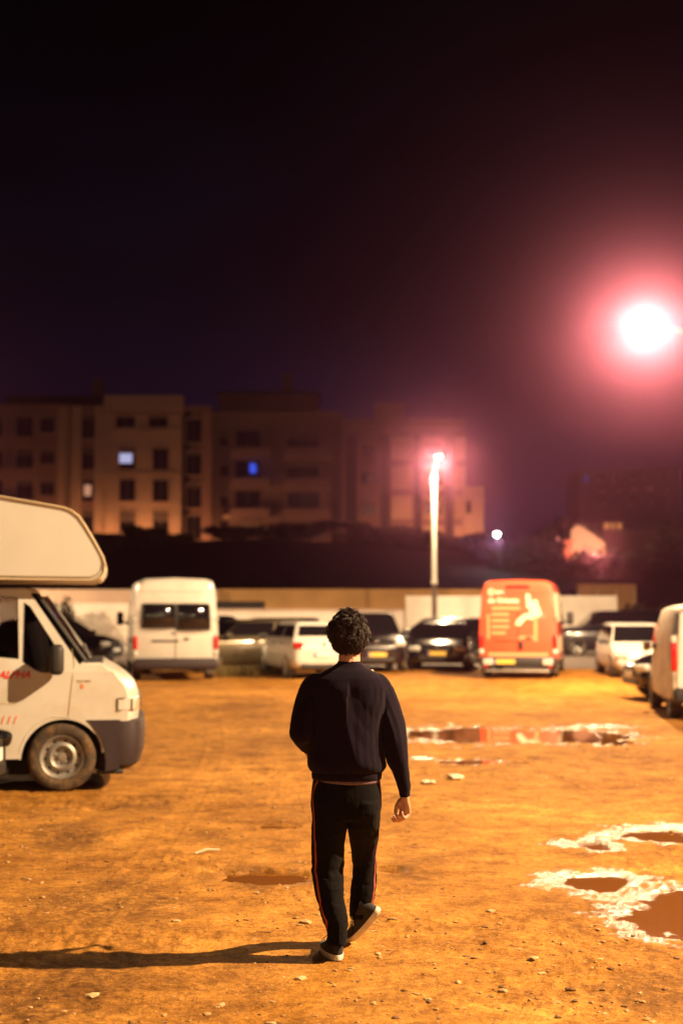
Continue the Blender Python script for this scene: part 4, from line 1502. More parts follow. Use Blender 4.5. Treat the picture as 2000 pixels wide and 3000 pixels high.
# gabled house on the hill
YG = 100
pg = [P(*q, YG) for q in ((1672, 1640), (1672, 1552), (1690, 1538), (1706, 1544), (1772, 1590), (1772, 1640))]
hc = pg[0].x
hs_ = thing('gabled_house', 'small house on the hill with a bright pale gable', 'house', (hc, YG, 0))
MB().prism([(p.x - hc, p.z) for p in pg], 0, 6).build('wall', plaster_b, hs_)
rl = [(p.x - hc, p.z + .02) for p in pg[1:5]]
MB().prism(rl + [(x + .05, z + .16) for x, z in reversed(rl)], -.12, 6.2).build('roof', MATS['roof_dark'], hs_)
point('gable_fill', (1.2, -3.4, P(0, 1622, 97).z), 1500, (1, .55, .30), .1, hs_)  # added light with no lamp body, brightens the gable
# low building with three lit windows
lb = building('low dark roofed building with three small lit windows', 1760, 1960, 1552, 1620, 118, mat('plaster_dim', (.10, .06, .05), .9), depth=6)
for (x0, x1) in ((1768, 1785), (1790, 1800), (1807, 1821)):
    w = bx(lb, 'window', x0, x1, 1532, 1550, lit_orange, .05)
MB().prism([(P(1755, 1552, 118).x - lb['cx'], P(0, 1552, 118).z), (P(1965, 1552, 118).x - lb['cx'], P(0, 1552, 118).z), (P(1965, 1552, 118).x - lb['cx'], P(0, 1528, 118).z), (P(1760, 1528, 118).x - lb['cx'], P(0, 1528, 118).z)], .0, 6).build('roof', MATS['roof_dark'], lb)
lw = thing('wall_lamp', 'tiny reddish lamp glowing left of the gable', 'lamp', P(1634, 1578, 99))
MB().sphere((0, 0, 0), .13, 12, 8).build('globe', mat('lit_red', (.1, .1, .1), .5, emit=(1, .30, .20), estr=.7), lw)
MB().tube([(0, 0, -.1), (0, 0, -4)], .03).build('post', lamp_metal, lw)

# ------------------------------------------------------------------ trees and hedges
leaf_a = mat('leaf_dark', (.020, .018, .008), .8, var=.4, vscale=3, spec=.2)
leaf_b = mat('leaf_olive', (.030, .026, .010), .8, var=.4, vscale=3, spec=.2)
bark = mat('bark', (.05, .035, .025), .9, var=.3)


def leaf_cloud(blobs, n, size, seed):
    rr = random.Random(seed)
    mb = MB()
    for i in range(n):
        c, r = rr.choice(blobs)
        while True:
            d = Vector((rr.uniform(-1, 1), rr.uniform(-1, 1), rr.uniform(-1, 1)))
            if d.length <= 1:
                break
        d = d * (0.55 + .45 * rr.random()) if rr.random() < .7 else d
        p = Vector(c) + Vector((d.x * r[0], d.y * r[1], d.z * r[2]))
        a = Vector((rr.gauss(0, 1), rr.gauss(0, 1), rr.gauss(0, 1))).normalized()
        b = a.cross(Vector((rr.gauss(0, 1), rr.gauss(0, 1), rr.gauss(0, 1)))).normalized()
        s = size * rr.uniform(.5, 1.3)
        mb.add([p - a * s, p - b * s * .5, p + a * s, p + b * s * .5], [(0, 1, 2, 3)], 0 if rr.random() < .6 else 1)
    return mb


def tree(label, base, h, w, seed, group='dark trees on the hillside'):
    rr = random.Random(seed)
    rt = thing('tree', label, 'tree', base, 0, group)
    tb = MB()
    tb.tube([(0, 0, 0), (.05 * h * rr.uniform(-1, 1), 0, .3 * h), (.05 * h * rr.uniform(-1, 1), .1, .6 * h)], [.035 * h, .026 * h, .012 * h], 8)
    blobs = []
    for k in range(8):
        a = rr.uniform(0, 6.28)
        rad = w * rr.uniform(.12, .55)
        z = h * rr.uniform(.35, .85)
        c = (rad * math.cos(a), rad * math.sin(a), z)
        tb.tube([(0, 0, h * .3), (c[0] * .6, c[1] * .6, z * .85), c], [.018 * h, .011 * h, .004 * h], 6)
        blobs.append((c, (w * rr.uniform(.18, .36), w * rr.uniform(.18, .36), h * rr.uniform(.10, .20))))
    tb.build('trunk', bark, rt)
    leaf_cloud(blobs, 2200, .20, seed).build('crown', [leaf_a, leaf_b], rt)
    return rt


tl = ['round dark tree against the rose block, below the lamp', 'dark bushy tree at the foot of the small pale block', 'tall dark tree on the slope left of the cold lamp', 'broad dark tree right of the cold lamp', 'dark tree hiding the eaves left of the bright gable', 'low dark tree in front of the low building', 'dark tree at the right picture edge on the hill', 'dark tree behind the red van roof', 'dark tree above the white van on the slope', 'dark tree beside the pillar above the white van', 'dark tree in front of the brown block', 'dark tree right above the camper overhang']
for k, (px, pt, Y, w) in enumerate(((1150, 1545, 112, 6.5), (1395, 1570, 116, 4.5), (1300, 1560, 108, 6.0), (1540, 1545, 112, 7.5), (1618, 1510, 104, 2.4), (1860, 1612, 96, 6.0), (1985, 1520, 100, 6.0), (1480, 1605, 97, 6.0), (420, 1606, 100, 4.0), (690, 1608, 108, 4.0), (900, 1595, 112, 7.5), (260, 1600, 96, 5.5))):
    top = P(px, pt, Y)
    zb = float(np.interp(Y, hy, hz)) * (1 - .45 * min(max((top.x - 2) / 25, 0), 1)) - .3
    tree(tl[k], (top.x, Y, zb), max(2.0, (top.z - zb) / .97), w, 100 + k)


def hedge(label, px0, px1, pt, Y, th, zbase, seed, n=2600, size=.22, name='hedge', mats=None, irregular=.3):
    a, b = P(px0, pt, Y), P(px1, pt, Y)
    L_ = b.x - a.x
    rt = thing(name, label, 'hedge', ((a.x + b.x) / 2, Y, zbase))
    H_ = a.z - zbase
    rr = random.Random(seed)
    blobs = []
    k = max(3, int(L_ / 1.6))
    for i in range(k):
        x = -L_ / 2 + L_ * (i + .5) / k
        hh = H_ * (1 - irregular * rr.random())
        blobs.append(((x, 0, hh * .5), (L_ / k * .75, th, hh * .5)))
    leaf_cloud(blobs, n, size, seed).build('leaves', mats or [leaf_a, leaf_b], rt)
    sm = MB()
    for i in range(k):
        x = -L_ / 2 + L_ * (i + .5) / k
        sm.tube([(x, 0, -.2), (x + rr.uniform(-.2, .2), 0, H_ * .6)], [.06, .02], 5)
    sm.build('stems', bark, rt)
    return rt


hedge('long clipped dark hedge on the crest below the bright bay', 200, 560, 1562, 121, .9, 7.0, 1, 7000, irregular=.06)
hedge('dark hedge below the brown block on the crest', 560, 1010, 1590, 121, .9, 6.6, 2, 7000, irregular=.15)
hedge('dark hedge below the rose block on the crest', 1010, 1440, 1580, 119, 1.0, 5.4, 3, 6000, irregular=.3)
hedge('dark hedge under the gable on the hill', 1440, 2060, 1596, 95, 1.2, 3.0, 4, 4600, irregular=.3)
hedge('ragged roadside hedge right of the white wall panel', 1810, 2080, 1735, 60, .8, 0, 5, 4200, .13, mats=[mat('leaf_red', (.05, .028, .014), .8, var=.4, vscale=3), leaf_b], irregular=.25)
hedge('small dark bush on top of the wall behind the camper windscreen', 108, 212, 1722, 57.4, .5, 0, 6, 2600, .09, mats=[leaf_a, leaf_b], irregular=.25)
hedge('long dark hedge along the slope behind the walls', -260, 1700, 1712, 70, .8, 0, 8, 9000, .22, irregular=.12)

# weeds around the white van and pale car
wm = MB()
rr = random.Random(5)
for (px0, px1, Y0, Y1, n) in ((640, 760, 36.5, 38.5, 700), (380, 440, 38.5, 41, 300), (255, 400, 39, 41.5, 500), (760, 830, 37.5, 38.5, 160)):
    for i in range(n):
        Y = rr.uniform(Y0, Y1)
        p = P(rr.uniform(px0, px1), 1780, Y)
        hgt = rr.uniform(.06, .34)
        a = rr.uniform(0, 6.28)
        d = Vector((math.cos(a), math.sin(a), 0)) * .02
        lean = Vector((rr.uniform(-.1, .1), rr.uniform(-.1, .1), hgt))
        b0 = Vector((p.x, Y, 0))
        wm.add([b0 - d, b0 + d, b0 + lean], [(0, 1, 2)])
o = wm.build('weeds', mat('weed', (.12, .085, .022), .8, var=.3, vscale=3))
tag(o, 'low tufts of weeds around the white van and the beige car', 'weeds', kind='stuff')

# litter
pl = G(1330, 2285)
lt = thing('litter_box', 'crumpled pale carton lying near the long puddle', 'litter', (pl.x, pl.y, 0), R(20))
MB().box((0, 0, .028), (.13, .10, .055)).build('carton', mat('card', (.60, .50, .36), .8, var=.15), lt, bevel=.01)
MB().add([(-.065, -.05, .056), (.065, -.05, .056), (.075, -.10, .03), (-.055, -.11, .025)], [(0, 1, 2, 3)]).build('flap', mat('card', (.7, .62, .48), .8), lt)
pb = G(1255, 2295)
pp = MB()
for i in range(6):
    for j in range(6):
        pass
gx = [[(.026 * i - .065, .03 * j - .075, .008 + .022 * rng.random()) for j in range(6)] for i in range(6)]
pp.loft(gx, 0, False, closed=False)
o = pp.build('paper_scrap', mat('paper', (.60, .50, .36), .8), loc=(pb.x, pb.y, .0))
tag(o, 'crumpled scrap of pale paper beside the carton', 'litter')
st_ = G(605, 2502)
o = MB().tube([(-.08, -.06, .012), (0, .01, .03), (.09, .08, .016)], [.008, .010, .006], 6).build('stick', mat('dry_wood', (.50, .40, .26), .8), loc=(st_.x, st_.y, 0))
tag(o, 'short pale dry stick lying on the dirt', 'stick')
big = [(895, 2705, .045, 'flat pale stone left of the man\'s rear foot'), (515, 2700, .03, 'small pale stone near the long shadow'), (1437, 2670, .035, 'pale stone near the wet rim of the puddles'), (1565, 2815, .035, 'pale stone on the bare dirt beyond the shoe'),
       (270, 2915, .035, 'pale stone at the edge of the dark patch'), (880, 2870, .035, 'pale chip lying below the front shoe')]
for (px, py, s, lab) in big:
    s *= .72
    p = G(px, py)
    hh, _ = ground_h(np.array([p.x]), np.array([p.y]))
    mb = MB()
    mb.add([tuple(Vector((q.x * s * 1.5, q.y * s, q.z * s * .45)) * (.8 + .4 * random.random())) for q in iv], iff)
    o = mb.build('stone', MATS['stone_pale'], loc=(p.x, p.y, float(hh[0]) + .006), rot=(0, 0, random.random() * 3))
    tag(o, lab, 'stone', 'larger stones on the dirt')

# ------------------------------------------------------------------ the walking man
Y0 = 7.36
man = thing('person', 'man walking away in a dark sweatshirt and track trousers with red side stripes', 'person', (0, Y0, 0))
OFF = Vector((0, Y0, 0))
skin = mat('skin', (.50, .27, .17), .55, var=.08, vscale=30)
b_ = skin.node_tree.nodes['Principled BSDF']
b_.inputs['Subsurface Weight'].default_value = .12
b_.inputs['Subsurface Radius'].default_value = (.02, .008, .004)
sweat = mat('sweatshirt', (.0075, .0045, .012), .95, var=.15, vscale=40, bump=.25, bscale=260, sheen=.06, spec=.08)
track = mat('track_cloth', (.0045, .004, .0045), .9, var=.2, vscale=30, bump=.2, bscale=220, sheen=.02, spec=.10)
tee = mat('tee_cloth', (.13, .08, .10), .9, var=.15, vscale=60)
hairm = mat('hair', (.017, .0075, .0035), .5, var=.3, vscale=60, spec=.3)
st_red = mat('stripe_red', (.26, .010, .014), .8)
st_white = mat('stripe_white', (.40, .22, .18), .8)
st_black = mat('stripe_black', (.01, .01, .01), .7)
canvas = mat('shoe_canvas', (.014, .013, .016), .85, bump=.2, bscale=300, var=.2, vscale=40)
sole_m = mat('shoe_sole', (.66, .60, .52), .6, var=.1, vscale=20, dirt=(.40, .26, .12), dscale=18, damount=.6)


def Q(px, py, dy=0.0):
    return P(px, py, Y0 + dy) - OFF


def row_ring(px0, px1, py, depth, dy=0.0, n=28, e=2.4, dfront=None):
    a, b = Q(px0, py, dy), Q(px1, py, dy)
    cx, hw = (a.x + b.x) / 2, (b.x - a.x) / 2
    o_ = []
    for j in range(n):
        t_ = 2 * math.pi * j / n
        c_, s_ = math.cos(t_), math.sin(t_)
        d = depth if s_ < 0 else (dfront or depth)
        o_.append((cx + hw * math.copysign(abs(c_) ** (2 / e), c_), a.y + d * math.copysign(abs(s_) ** (2 / e), s_), a.z))
    return o_


def voxel(o, size, smooth_it=6, fac=.5):
    md = o.modifiers.new('rm', 'REMESH')
    md.mode = 'VOXEL'
    md.voxel_size = size
    if smooth_it:
        sm = o.modifiers.new('sm', 'SMOOTH')
        sm.factor = fac
        sm.iterations = smooth_it
    return apply_mods(o, 180)


def wrinkle(o, amp, fx, fz, seed, region=None):
    me = o.data
    n = len(me.vertices)
    co_ = np.zeros(n * 3)
    me.vertices.foreach_get('co', co_)
    co_ = co_.reshape(-1, 3)
    nm = np.zeros(n * 3)
    me.vertices.foreach_get('normal', nm)
    nm = nm.reshape(-1, 3)
    ang = np.arctan2(nm[:, 0], nm[:, 1]) * .12
    v = fbm((co_[:, 0] + ang + co_[:, 2] * .25) * fx, co_[:, 2] * fz + co_[:, 0] * 2, 3, seed) - .5
    ridge = 1 - np.abs(v) * 5
    d = amp * np.clip(ridge, -.5, 1)
    if region is not None:
        d = d * region(co_)
    co_ = co_ + nm * d[:, None]
    me.vertices.foreach_set('co', co_.ravel())
    me.update()


# --- body: one continuous mesh
bd = MB()
HC = Q(1021, 1868, .02)
bd.sphere(HC, (.074, .094, .108), 20, 14)
bd.sphere(HC + Vector((0, .030, -.062)), (.056, .066, .062), 16, 10)       # jaw
bd.sphere(HC + Vector((0, .088, -.105)), (.020, .016, .016), 10, 8)        # chin
bd.tube([HC + Vector((0, .086, .005)), HC + Vector((0, .112, -.035))], [.010, .015], 8)   # nose
bd.sphere(HC + Vector((0, .108, -.037)), (.017, .012, .010), 10, 6)
bd.sphere(HC + Vector((0, .090, -.064)), (.024, .012, .007), 10, 6)        # lips
bd.sphere(HC + Vector((0, .088, -.074)), (.021, .012, .007), 10, 6)
for s in (1, -1):
    bd.sphere(HC + Vector((s * .030, .086, .018)), (.022, .010, .007), 10, 6)   # brow
    bd.sphere(HC + Vector((s * .031, .080, .000)), (.013, .010, .009), 10, 6)   # eyelids
    bd.sphere(HC + Vector((s * .077, -.006, -.030)), (.012, .020, .033), 10, 8)  # ears
    bd.sphere(HC + Vector((s * .084, -.016, -.024)), (.008, .014, .026), 10, 8)
NK = Q(1023, 1905, .0)
bd.tube([Q(1023, 1890, .02), Q(1023, 1915, .005), Q(1023, 1945, -.01), Q(1023, 1975, -.01)], [.054, .055, .057, .070], 16)
tr_rows = [(955, 1092, 1962, .07), (918, 1122, 1995, .09), (916, 1118, 2050, .10), (920, 1112, 2120, .105), (925, 1108, 2200, .10), (924, 1108, 2270, .10), (922, 1108, 2330, .11), (925, 1104, 2380, .10)]
bd.loft([row_ring(a, b, y, d) for a, b, y, d in tr_rows])
SHR, ELR, WRR = Q(1108, 2008), Q(1158, 2168, -.02), Q(1184, 2322, .02)
SHL, ELL, WRL = Q(918, 2012), Q(884, 2146, -.06), Q(911, 2212, .20)
bd.chain([SHR, ELR, WRR], [.050, .038, .026])
bd.chain([SHL, ELL, (ELL + WRL) / 2, WRL], [.050, .038, .036, .026])
HPL, KNL, ANL = Q(965, 2345), Q(959, 2545, .03), Q(990, 2752, -.02)
HPR, KNR, ANR = Q(1066, 2345), Q(1066, 2532, .25), Q(1057, 2650, .275)
bd.chain([HPL, KNL, ANL], [.072, .046, .034])
bd.chain([HPR, KNR, ANR], [.072, .046, .034])
# feet inside the shoes
TOR = Q(1032, 2733, .36)
HER = Q(1104, 2662, .14)
bd.chain([ANR, Q(1062, 2692, .31), Q(1044, 2712, .38)], [.032, .024, .016])
bd.chain([ANL, Q(983, 2788, .04), Q(968, 2796, .12)], [.034, .026, .018])


def hand(W, d, n, s, curl, thumb):
    """palm and five fingers: W wrist, d towards fingertips, n palm normal, s towards the thumb side"""
    d, n, s = d.normalized(), n.normalized(), s.normalized()
    k = 1.04
    rows = []
    for t_, hw, th in ((-.01, .024, .019), (.02, .030, .019), (.05, .038, .018), (.082, .040, .016), (.094, .036, .012)):
        c = W + d * t_ * k
        rows.append([c + s * hw * math.cos(a) + n * th * math.sin(a) for a in [2 * math.pi * j / 14 for j in range(14)]])
    bd.loft(rows)
    bd.sphere(W + d * .035 + s * .022 + n * .012, .019, 10, 8)
    ln = [(.036, .022, .018), (.043, .027, .020), (.046, .030, .021), (.042, .026, .020)]      # little .. index
    for i in range(4):
        base = W + d * .086 * k + s * (-.029 + .0195 * i)
        p = base
        pts_, rad = [p], [.0098]
        for j in range(3):
            a = curl[i][j]
            p = p + (d * math.cos(a) + n * math.sin(a)) * ln[i][j]
            pts_.append(p)
            rad.append((.0090, .0082, .0068)[j])
        bd.chain(pts_, rad)
    bd.chain([W + d * .022 + s * .026 + n * .006] + thumb, [.0125, .0112, .0098, .0080])


d = Vector((.02, .06, -1))
n = Vector((-.72, -.69, 0))
s = Vector((-.69, .72, 0))
Wr = Q(1185, 2334, .02)
hand(Wr, d, n, s, [(R(62), R(128), R(170)), (R(55), R(118), R(160)), (R(45), R(105), R(150)), (R(35), R(88), R(130))],
     [Wr + d * .050 + s * .040 + n * .018, Wr + d * .078 + s * .034 + n * .034, Wr + d * .100 + s * .020 + n * .042])
Wl = WRL
dl = Vector((.75, .55, -.35))
hand(Wl, dl, Vector((.3, -.8, -.3)), Vector((.25, .1, .9)), [(R(40), R(80), R(120))] * 4, [Wl + dl * .05 + Vector((.0, -.01, .045)), Wl + dl * .075 + Vector((0, -.02, .05)), Wl + dl * .1 + Vector((0, -.025, .045))])
body = bd.build('body', skin, man)
voxel(body, .0035, 3, .4)

# --- sweatshirt
sw = MB()
rows = [(988, 1058, 1942, .062, -.005), (975, 1070, 1952, .075, 0), (948, 1096, 1966, .095, 0), (918, 1124, 1986, .115, 0), (902, 1138, 2014, .125, 0), (900, 1136, 2060, .135, 0), (903, 1128, 2120, .14, 0), (906, 1122, 2175, .14, 0), (904, 1126, 2222, .142, 0), (902, 1131, 2244, .14, 0), (907, 1126, 2256, .132, 0), (916, 1116, 2264, .124, 0), (916, 1115, 2286, .122, 0)]
sw.loft([row_ring(a, b, y, d_, dy) for a, b, y, d_, dy in rows])
sw.chain([Q(1102, 2012), Q(1128, 2070), Q(1150, 2130, -.01), Q(1158, 2172, -.02), Q(1168, 2232, -.01), Q(1180, 2288, .0), Q(1184, 2306, .01)], [.072, .068, .066, .063, .052, .038, .036])
sw.tube([Q(1184, 2300, .01), Q(1185, 2334, .02)], [.0305, .0295], 14)
sw.chain([Q(926, 2014), Q(904, 2070, -.02), Q(890, 2115, -.05), Q(887, 2144, -.06), Q(893, 2162, .0), Q(902, 2178, .08)], [.074, .070, .066, .062, .054, .046])
sw.tube([Q(900, 2176, .07), Q(906, 2190, .12)], [.036, .033], 14)
swo = sw.build('sweatshirt', sweat, man)
voxel(swo, .006, 7, .5)
zh0 = Q(0, 2262).z
wrinkle(swo, .011, 5.0, 1.9, 11, lambda c: np.clip((c[:, 2] - zh0) / .05, 0, 1) * np.clip((Q(0, 1985).z - c[:, 2]) / .06, 0, 1))
# collar rib
cr = MB()
n_ = 24
ring = []
for (px0, px1, py, dpt, dy) in ((986, 1061, 1950, .066, -.005), (988, 1058, 1940, .062, -.004), (990, 1056, 1937, .060, -.004)):
    ring.append(row_ring(px0, px1, py, dpt, dy, n_, 2.1))
cr.loft(ring, caps=False)
cro = cr.build('collar', sweat, man, smooth=180)
md = cro.modifiers.new('sol', 'SOLIDIFY')
md.thickness = .006
# hem and cuff ribbing
hm = MB()
hm.loft([row_ring(a, b, y, d_, 0, 40, 2.4) for a, b, y, d_ in ((913, 1119, 2259, .126), (912, 1119, 2268, .127), (913, 1117, 2280, .126), (916, 1114, 2282, .122))], caps=False)
hmo = hm.build('hem_rib', sweat, man, smooth=180)
md = hmo.modifiers.new('sol', 'SOLIDIFY')
md.thickness = .004

# --- T-shirt edge below the hem at the back
te = MB()
rg = []
for (a, b, y, d_) in ((917, 1114, 2270, .119), (917, 1114, 2283, .121), (918, 1113, 2287, .121)):
    rg.append(row_ring(a, b, y, d_, 0, 48, 2.4))
for k, ringx in enumerate(rg):
    if k == 0:
        continue
    for j, (x, y, z) in enumerate(ringx):
        # dips to the right side of the back
        fx = (x - Q(1030, 2280).x) / .16
        dip = .010 * np.clip(1 - fx * fx, -1, 1) + .004 * fx if y < 0 else -.012
        ringx[j] = (x, y, z - dip)
te.loft(rg, caps=False)
teo = te.build('t_shirt', tee, man, smooth=180)
md = teo.modifiers.new('sol', 'SOLIDIFY')
md.thickness = .003

# --- trousers
tz = MB()
tz.loft([row_ring(a, b, y, d_, 0) for a, b, y, d_ in ((919, 1112, 2270, .116), (915, 1114, 2292, .120), (911, 1116, 2325, .124), (912, 1115, 2360, .122), (914, 1114, 2385, .117), (920, 1108, 2400, .108))])


def legring(l, r, py, dy, depth=None):
    hw = (Q(r, py, dy).x - Q(l, py, dy).x) / 2
    return row_ring(l, r, py, (depth or hw * 1.08), dy, 24, 2.1)


LL = [(912, 1019, 2345, 0, .120), (914, 1016, 2380, 0, .118), (914, 1014, 2430, .005, .110), (914, 1010, 2470, .01, .100), (913, 1006, 2510, .02, .09), (912, 1003, 2545, .01, .082), (920, 1003, 2585, .0, .080), (929, 1006, 2630, -.01, .078), (938, 1012, 2670, -.02, .075), (948, 1018, 2705, -.025, .073), (958, 1016, 2735, -.028, .070), (961, 1015, 2764, -.03, .066)]
tz.loft([legring(*q) for q in LL])
RL = [(1010, 1115, 2345, .0, .120), (1013, 1114, 2380, .0, .118), (1019, 1111, 2420, .04, .108), (1026, 1105, 2465, .13, .090), (1033, 1098, 2505, .21, .083), (1036, 1101, 2535, .25, .078), (1032, 1101, 2570, .265, .076), (1029, 1097, 2620, .27, .074), (1027, 1089, 2655, .275, .070), (1027, 1081, 2680, .285, .068), (1030, 1076, 2694, .295, .062)]
tz.loft([legring(*q) for q in RL])
tro = tz.build('trousers', track, man)
voxel(tro, .0055, 9, .5)
wrinkle(tro, .0055, 8, 7.0, 23, lambda c: np.clip((Q(0, 2300).z - c[:, 2]) / .1, 0.1, 1))
wrinkle(tro, .004, 5, 16.0, 29, lambda c: np.clip((Q(0, 2480).z - c[:, 2]) / .1, 0.0, 1))
# side stripes laid on the cloth
bvt = bvh_of(tro)
cam_l = Vector((0, -Y0, CH))


def stripe_band(path, name='side_stripe', dense=6, width=.0145):
    pts_ = []
    for i in range(len(path) - 1):
        for k in range(dense):
            f_ = k / dense
            pts_.append((path[i][0] * (1 - f_) + path[i + 1][0] * f_, path[i][1] * (1 - f_) + path[i + 1][1] * f_, path[i][2] * (1 - f_) + path[i + 1][2] * f_))
    pts_.append(path[-1])
    L0, N0 = [], []
    for (px, py, dy) in pts_:
        q = Q(px, py, dy)
        loc, nor, _, _ = bvt.find_nearest(q)
        L0.append(loc)
        N0.append(nor)
    rows = []
    lanes = [-.5, -.22, -.13, -.03, .03, .13, .22, .5]
    for i in range(len(L0)):
        t_ = (L0[min(i + 1, len(L0) - 1)] - L0[max(i - 1, 0)]).normalized()
        c_ = t_.cross(N0[i]).normalized()
        rw_ = []
        for la in lanes:
            p, nn, _, _ = bvt.find_nearest(L0[i] + c_ * la * width)
            rw_.append(p + nn * .0025)
        rows.append(rw_)
    mb = MB()
    lm = [0, 1, 0, 2, 0, 1, 0]
    for i in range(len(rows) - 1):
        for j in range(7):
            mb.add([rows[i][j], rows[i][j + 1], rows[i + 1][j + 1], rows[i + 1][j]], [(0, 1, 2, 3)], lm[j])
    return mb.build(name, [st_red, st_white, st_black], tro, smooth=180)


stripe_band([(920, 2288, -.09), (914, 2318, -.06), (914, 2340, -.06), (918, 2380, -.06), (920, 2420, -.06), (928, 2470, -.06), (926, 2510, -.05), (922, 2550, -.05), (930, 2580, -.06), (936, 2625, -.06), (947, 2668, -.07), (957, 2700, -.08), (960, 2722, -.06)])
stripe_band([(1112, 2292, -.04), (1118, 2330, -.02), (1114, 2380, -.01), (1108, 2430, .05), (1100, 2480, .13), (1098, 2520, .19), (1101, 2545, .21), (1099, 2580, .22), (1095, 2620, .22), (1087, 2655, .22), (1080, 2682, .23)])


# --- shoes
def shoe(M, label=None):
    """local: x forward (heel at 0), y left, z up (sole bottom 0)"""
    L_ = .298

    def outline(k=1.0, n=28):
        o_ = []
        for j in range(n):
            a = 2 * math.pi * j / n
            x = .5 * L_ + .5 * L_ * math.cos(a)
            f_ = x / L_
            w = (.041 + .014 * math.sin(min(1, f_ * 1.25) * math.pi * .5 + .0) * 1.0) * k
            o_.append((x * 1.0, w * math.copysign(abs(math.sin(a)) ** .75, math.sin(a)), f_))
        return o_
    so = MB()
    rs = []
    for z, k in ((0, .94), (.006, 1.0), (.025, 1.01), (.031, .98)):
        rs.append([((x - .5 * L_) * (k if k < 1 else 1) + .5 * L_, y * k, z + .018 * max(0, f_ - .75) ** 2 * 16 * .3) for x, y, f_ in outline()])
    so.loft(rs)
    up = MB()
    rs = []
    for z, k, xa, xb in ((.026, .97, .004, .294), (.047, .97, .004, .290), (.062, .92, .004, .266), (.077, .88, .004, .215), (.095, .84, .006, .150), (.114, .80, .008, .125)):
        rg_ = []
        for x, y, f_ in outline():
            xx = xa + (xb - xa) * f_
            zz = z - (.018 * f_ if z > .05 else 0) + (.01 if z > .1 and f_ < .2 else 0)
            rg_.append((xx, y * k, zz))
        rs.append(rg_)
    up.loft(rs)
    u_ = up.build('shoe', canvas, man, smooth=60)
    u_.data.transform(M)
    s_ = so.build('sole', sole_m, u_, smooth=40)
    s_.data.transform(M)
    lc = MB()
    for sgn in (1, -1):
        lc.tube([(.125, sgn * .01, .098), (.12, sgn * .035, .105), (.135, sgn * .055, .085), (.15, sgn * .05, .07), (.145, sgn * .03, .075), (.13, sgn * .012, .096)], .0026, 6)
    for k in range(3):
        lc.tube([(.14 + .025 * k, -.026, .084 - .008 * k), (.14 + .025 * k, 0, .094 - .009 * k), (.14 + .025 * k, .026, .084 - .008 * k)], .003, 6)
    l_ = lc.build('lace', sole_m, u_, smooth=60)
    l_.data.transform(M)
    return u_


def frame(o_, fwd, up):
    f_ = fwd.normalized()
    l_ = up.cross(f_).normalized()
    u_ = f_.cross(l_)
    M = Matrix((f_, l_, u_)).transposed().to_4x4()
    M.translation = o_
    return M


heelL = G(991, 2818) - OFF
hz_, _ = ground_h(np.array([heelL.x]), np.array([heelL.y + Y0]))
heelL.z = float(hz_[0]) + .001
shoe(frame(heelL, Vector((-.22, 1, .0)), Vector((0, 0, 1))))
heel = Q(1117, 2668, .215)
shoe(frame(heel, Vector((-.52, .55, -.65)), Vector((-.8, -.12, .555))))

# --- hair: cap plus many curls
hb = MB()
HCc = HC + Vector((0, -.006, .018))
hb.sphere(HCc, (.076, .090, .094), 28, 20)
hb.sphere(HC + Vector((0, -.044, -.022)), (.063, .052, .050), 20, 12)
# clear the face: keep curls to back, sides and top
rr = random.Random(12)


def curl(p, nrm, L_, r0, turns):
    down = Vector((0, -.1, -1))
    t_ = (down - nrm * down.dot(nrm))
    t_ = t_ + Vector((rr.gauss(0, .7), rr.gauss(0, .7), rr.gauss(0, .4)))
    t_ = (t_ - nrm * t_.dot(nrm)).normalized()
    b__ = nrm.cross(t_)
    n = 7
    ph = rr.uniform(0, 6.28)
    R_ = rr.uniform(.005, .011)
    for q_ in range(5):
        pts_, rad = [], []
        dph, dl, do = rr.gauss(0, .35), rr.uniform(.8, 1.15), Vector((rr.gauss(0, 1), rr.gauss(0, 1), rr.gauss(0, 1))) * r0 * .55
        for i in range(n):
            f_ = i / (n - 1)
            a = ph + dph + turns * 6.28 * f_
            pts_.append(p + do + t_ * (L_ * f_ * dl) + nrm * (.003 + R_ * (1 + math.sin(a)) * .8 + .006 * f_) + b__ * R_ * math.cos(a))
            rad.append(r0 * .36 * (1 - .8 * f_ ** 2))
        hb.tube(pts_, rad, 4, 0, False)


cnt = 0
while cnt < 1150:
    v = Vector((rr.gauss(0, 1), rr.gauss(0, 1), rr.gauss(0, 1))).normalized()
    if v.z < -.75:
        continue
    if v.y > .35 and v.z < .42:
        continue
    if v.y > -.2 and v.z < -.15:
        continue
    if v.z < -.1 and v.y > -.25:
        continue
    wob = 1 + .10 * math.sin(v.x * 5.1 + 1.3 * math.sin(v.z * 4)) * math.sin(v.z * 4.3 + v.y * 3.7) + .05 * rr.gauss(0, 1)
    wob *= 1 - .10 * max(0, -v.z)
    p = HCc + Vector((v.x * .079, v.y * .093, v.z * .098)) * wob
    nrm = Vector((v.x / .086, v.y / .1, v.z / .104)).normalized()
    curl(p, nrm, rr.uniform(.020, .058), rr.uniform(.0040, .0080), rr.uniform(.35, .95))
    cnt += 1
for k in range(260):
    v = Vector((rr.gauss(0, 1), -abs(rr.gauss(0, 1)), rr.gauss(-.3, .6))).normalized()
    if v.z > .3 or v.z < -.92:
        continue
    p = HC + Vector((0, -.044, -.022)) + Vector((v.x * .063, v.y * .052, v.z * .050))
    curl(p, v, rr.uniform(.014, .026), rr.uniform(.0030, .005), rr.uniform(.4, 1.0))
hb.build('hair', hairm, man, smooth=180)

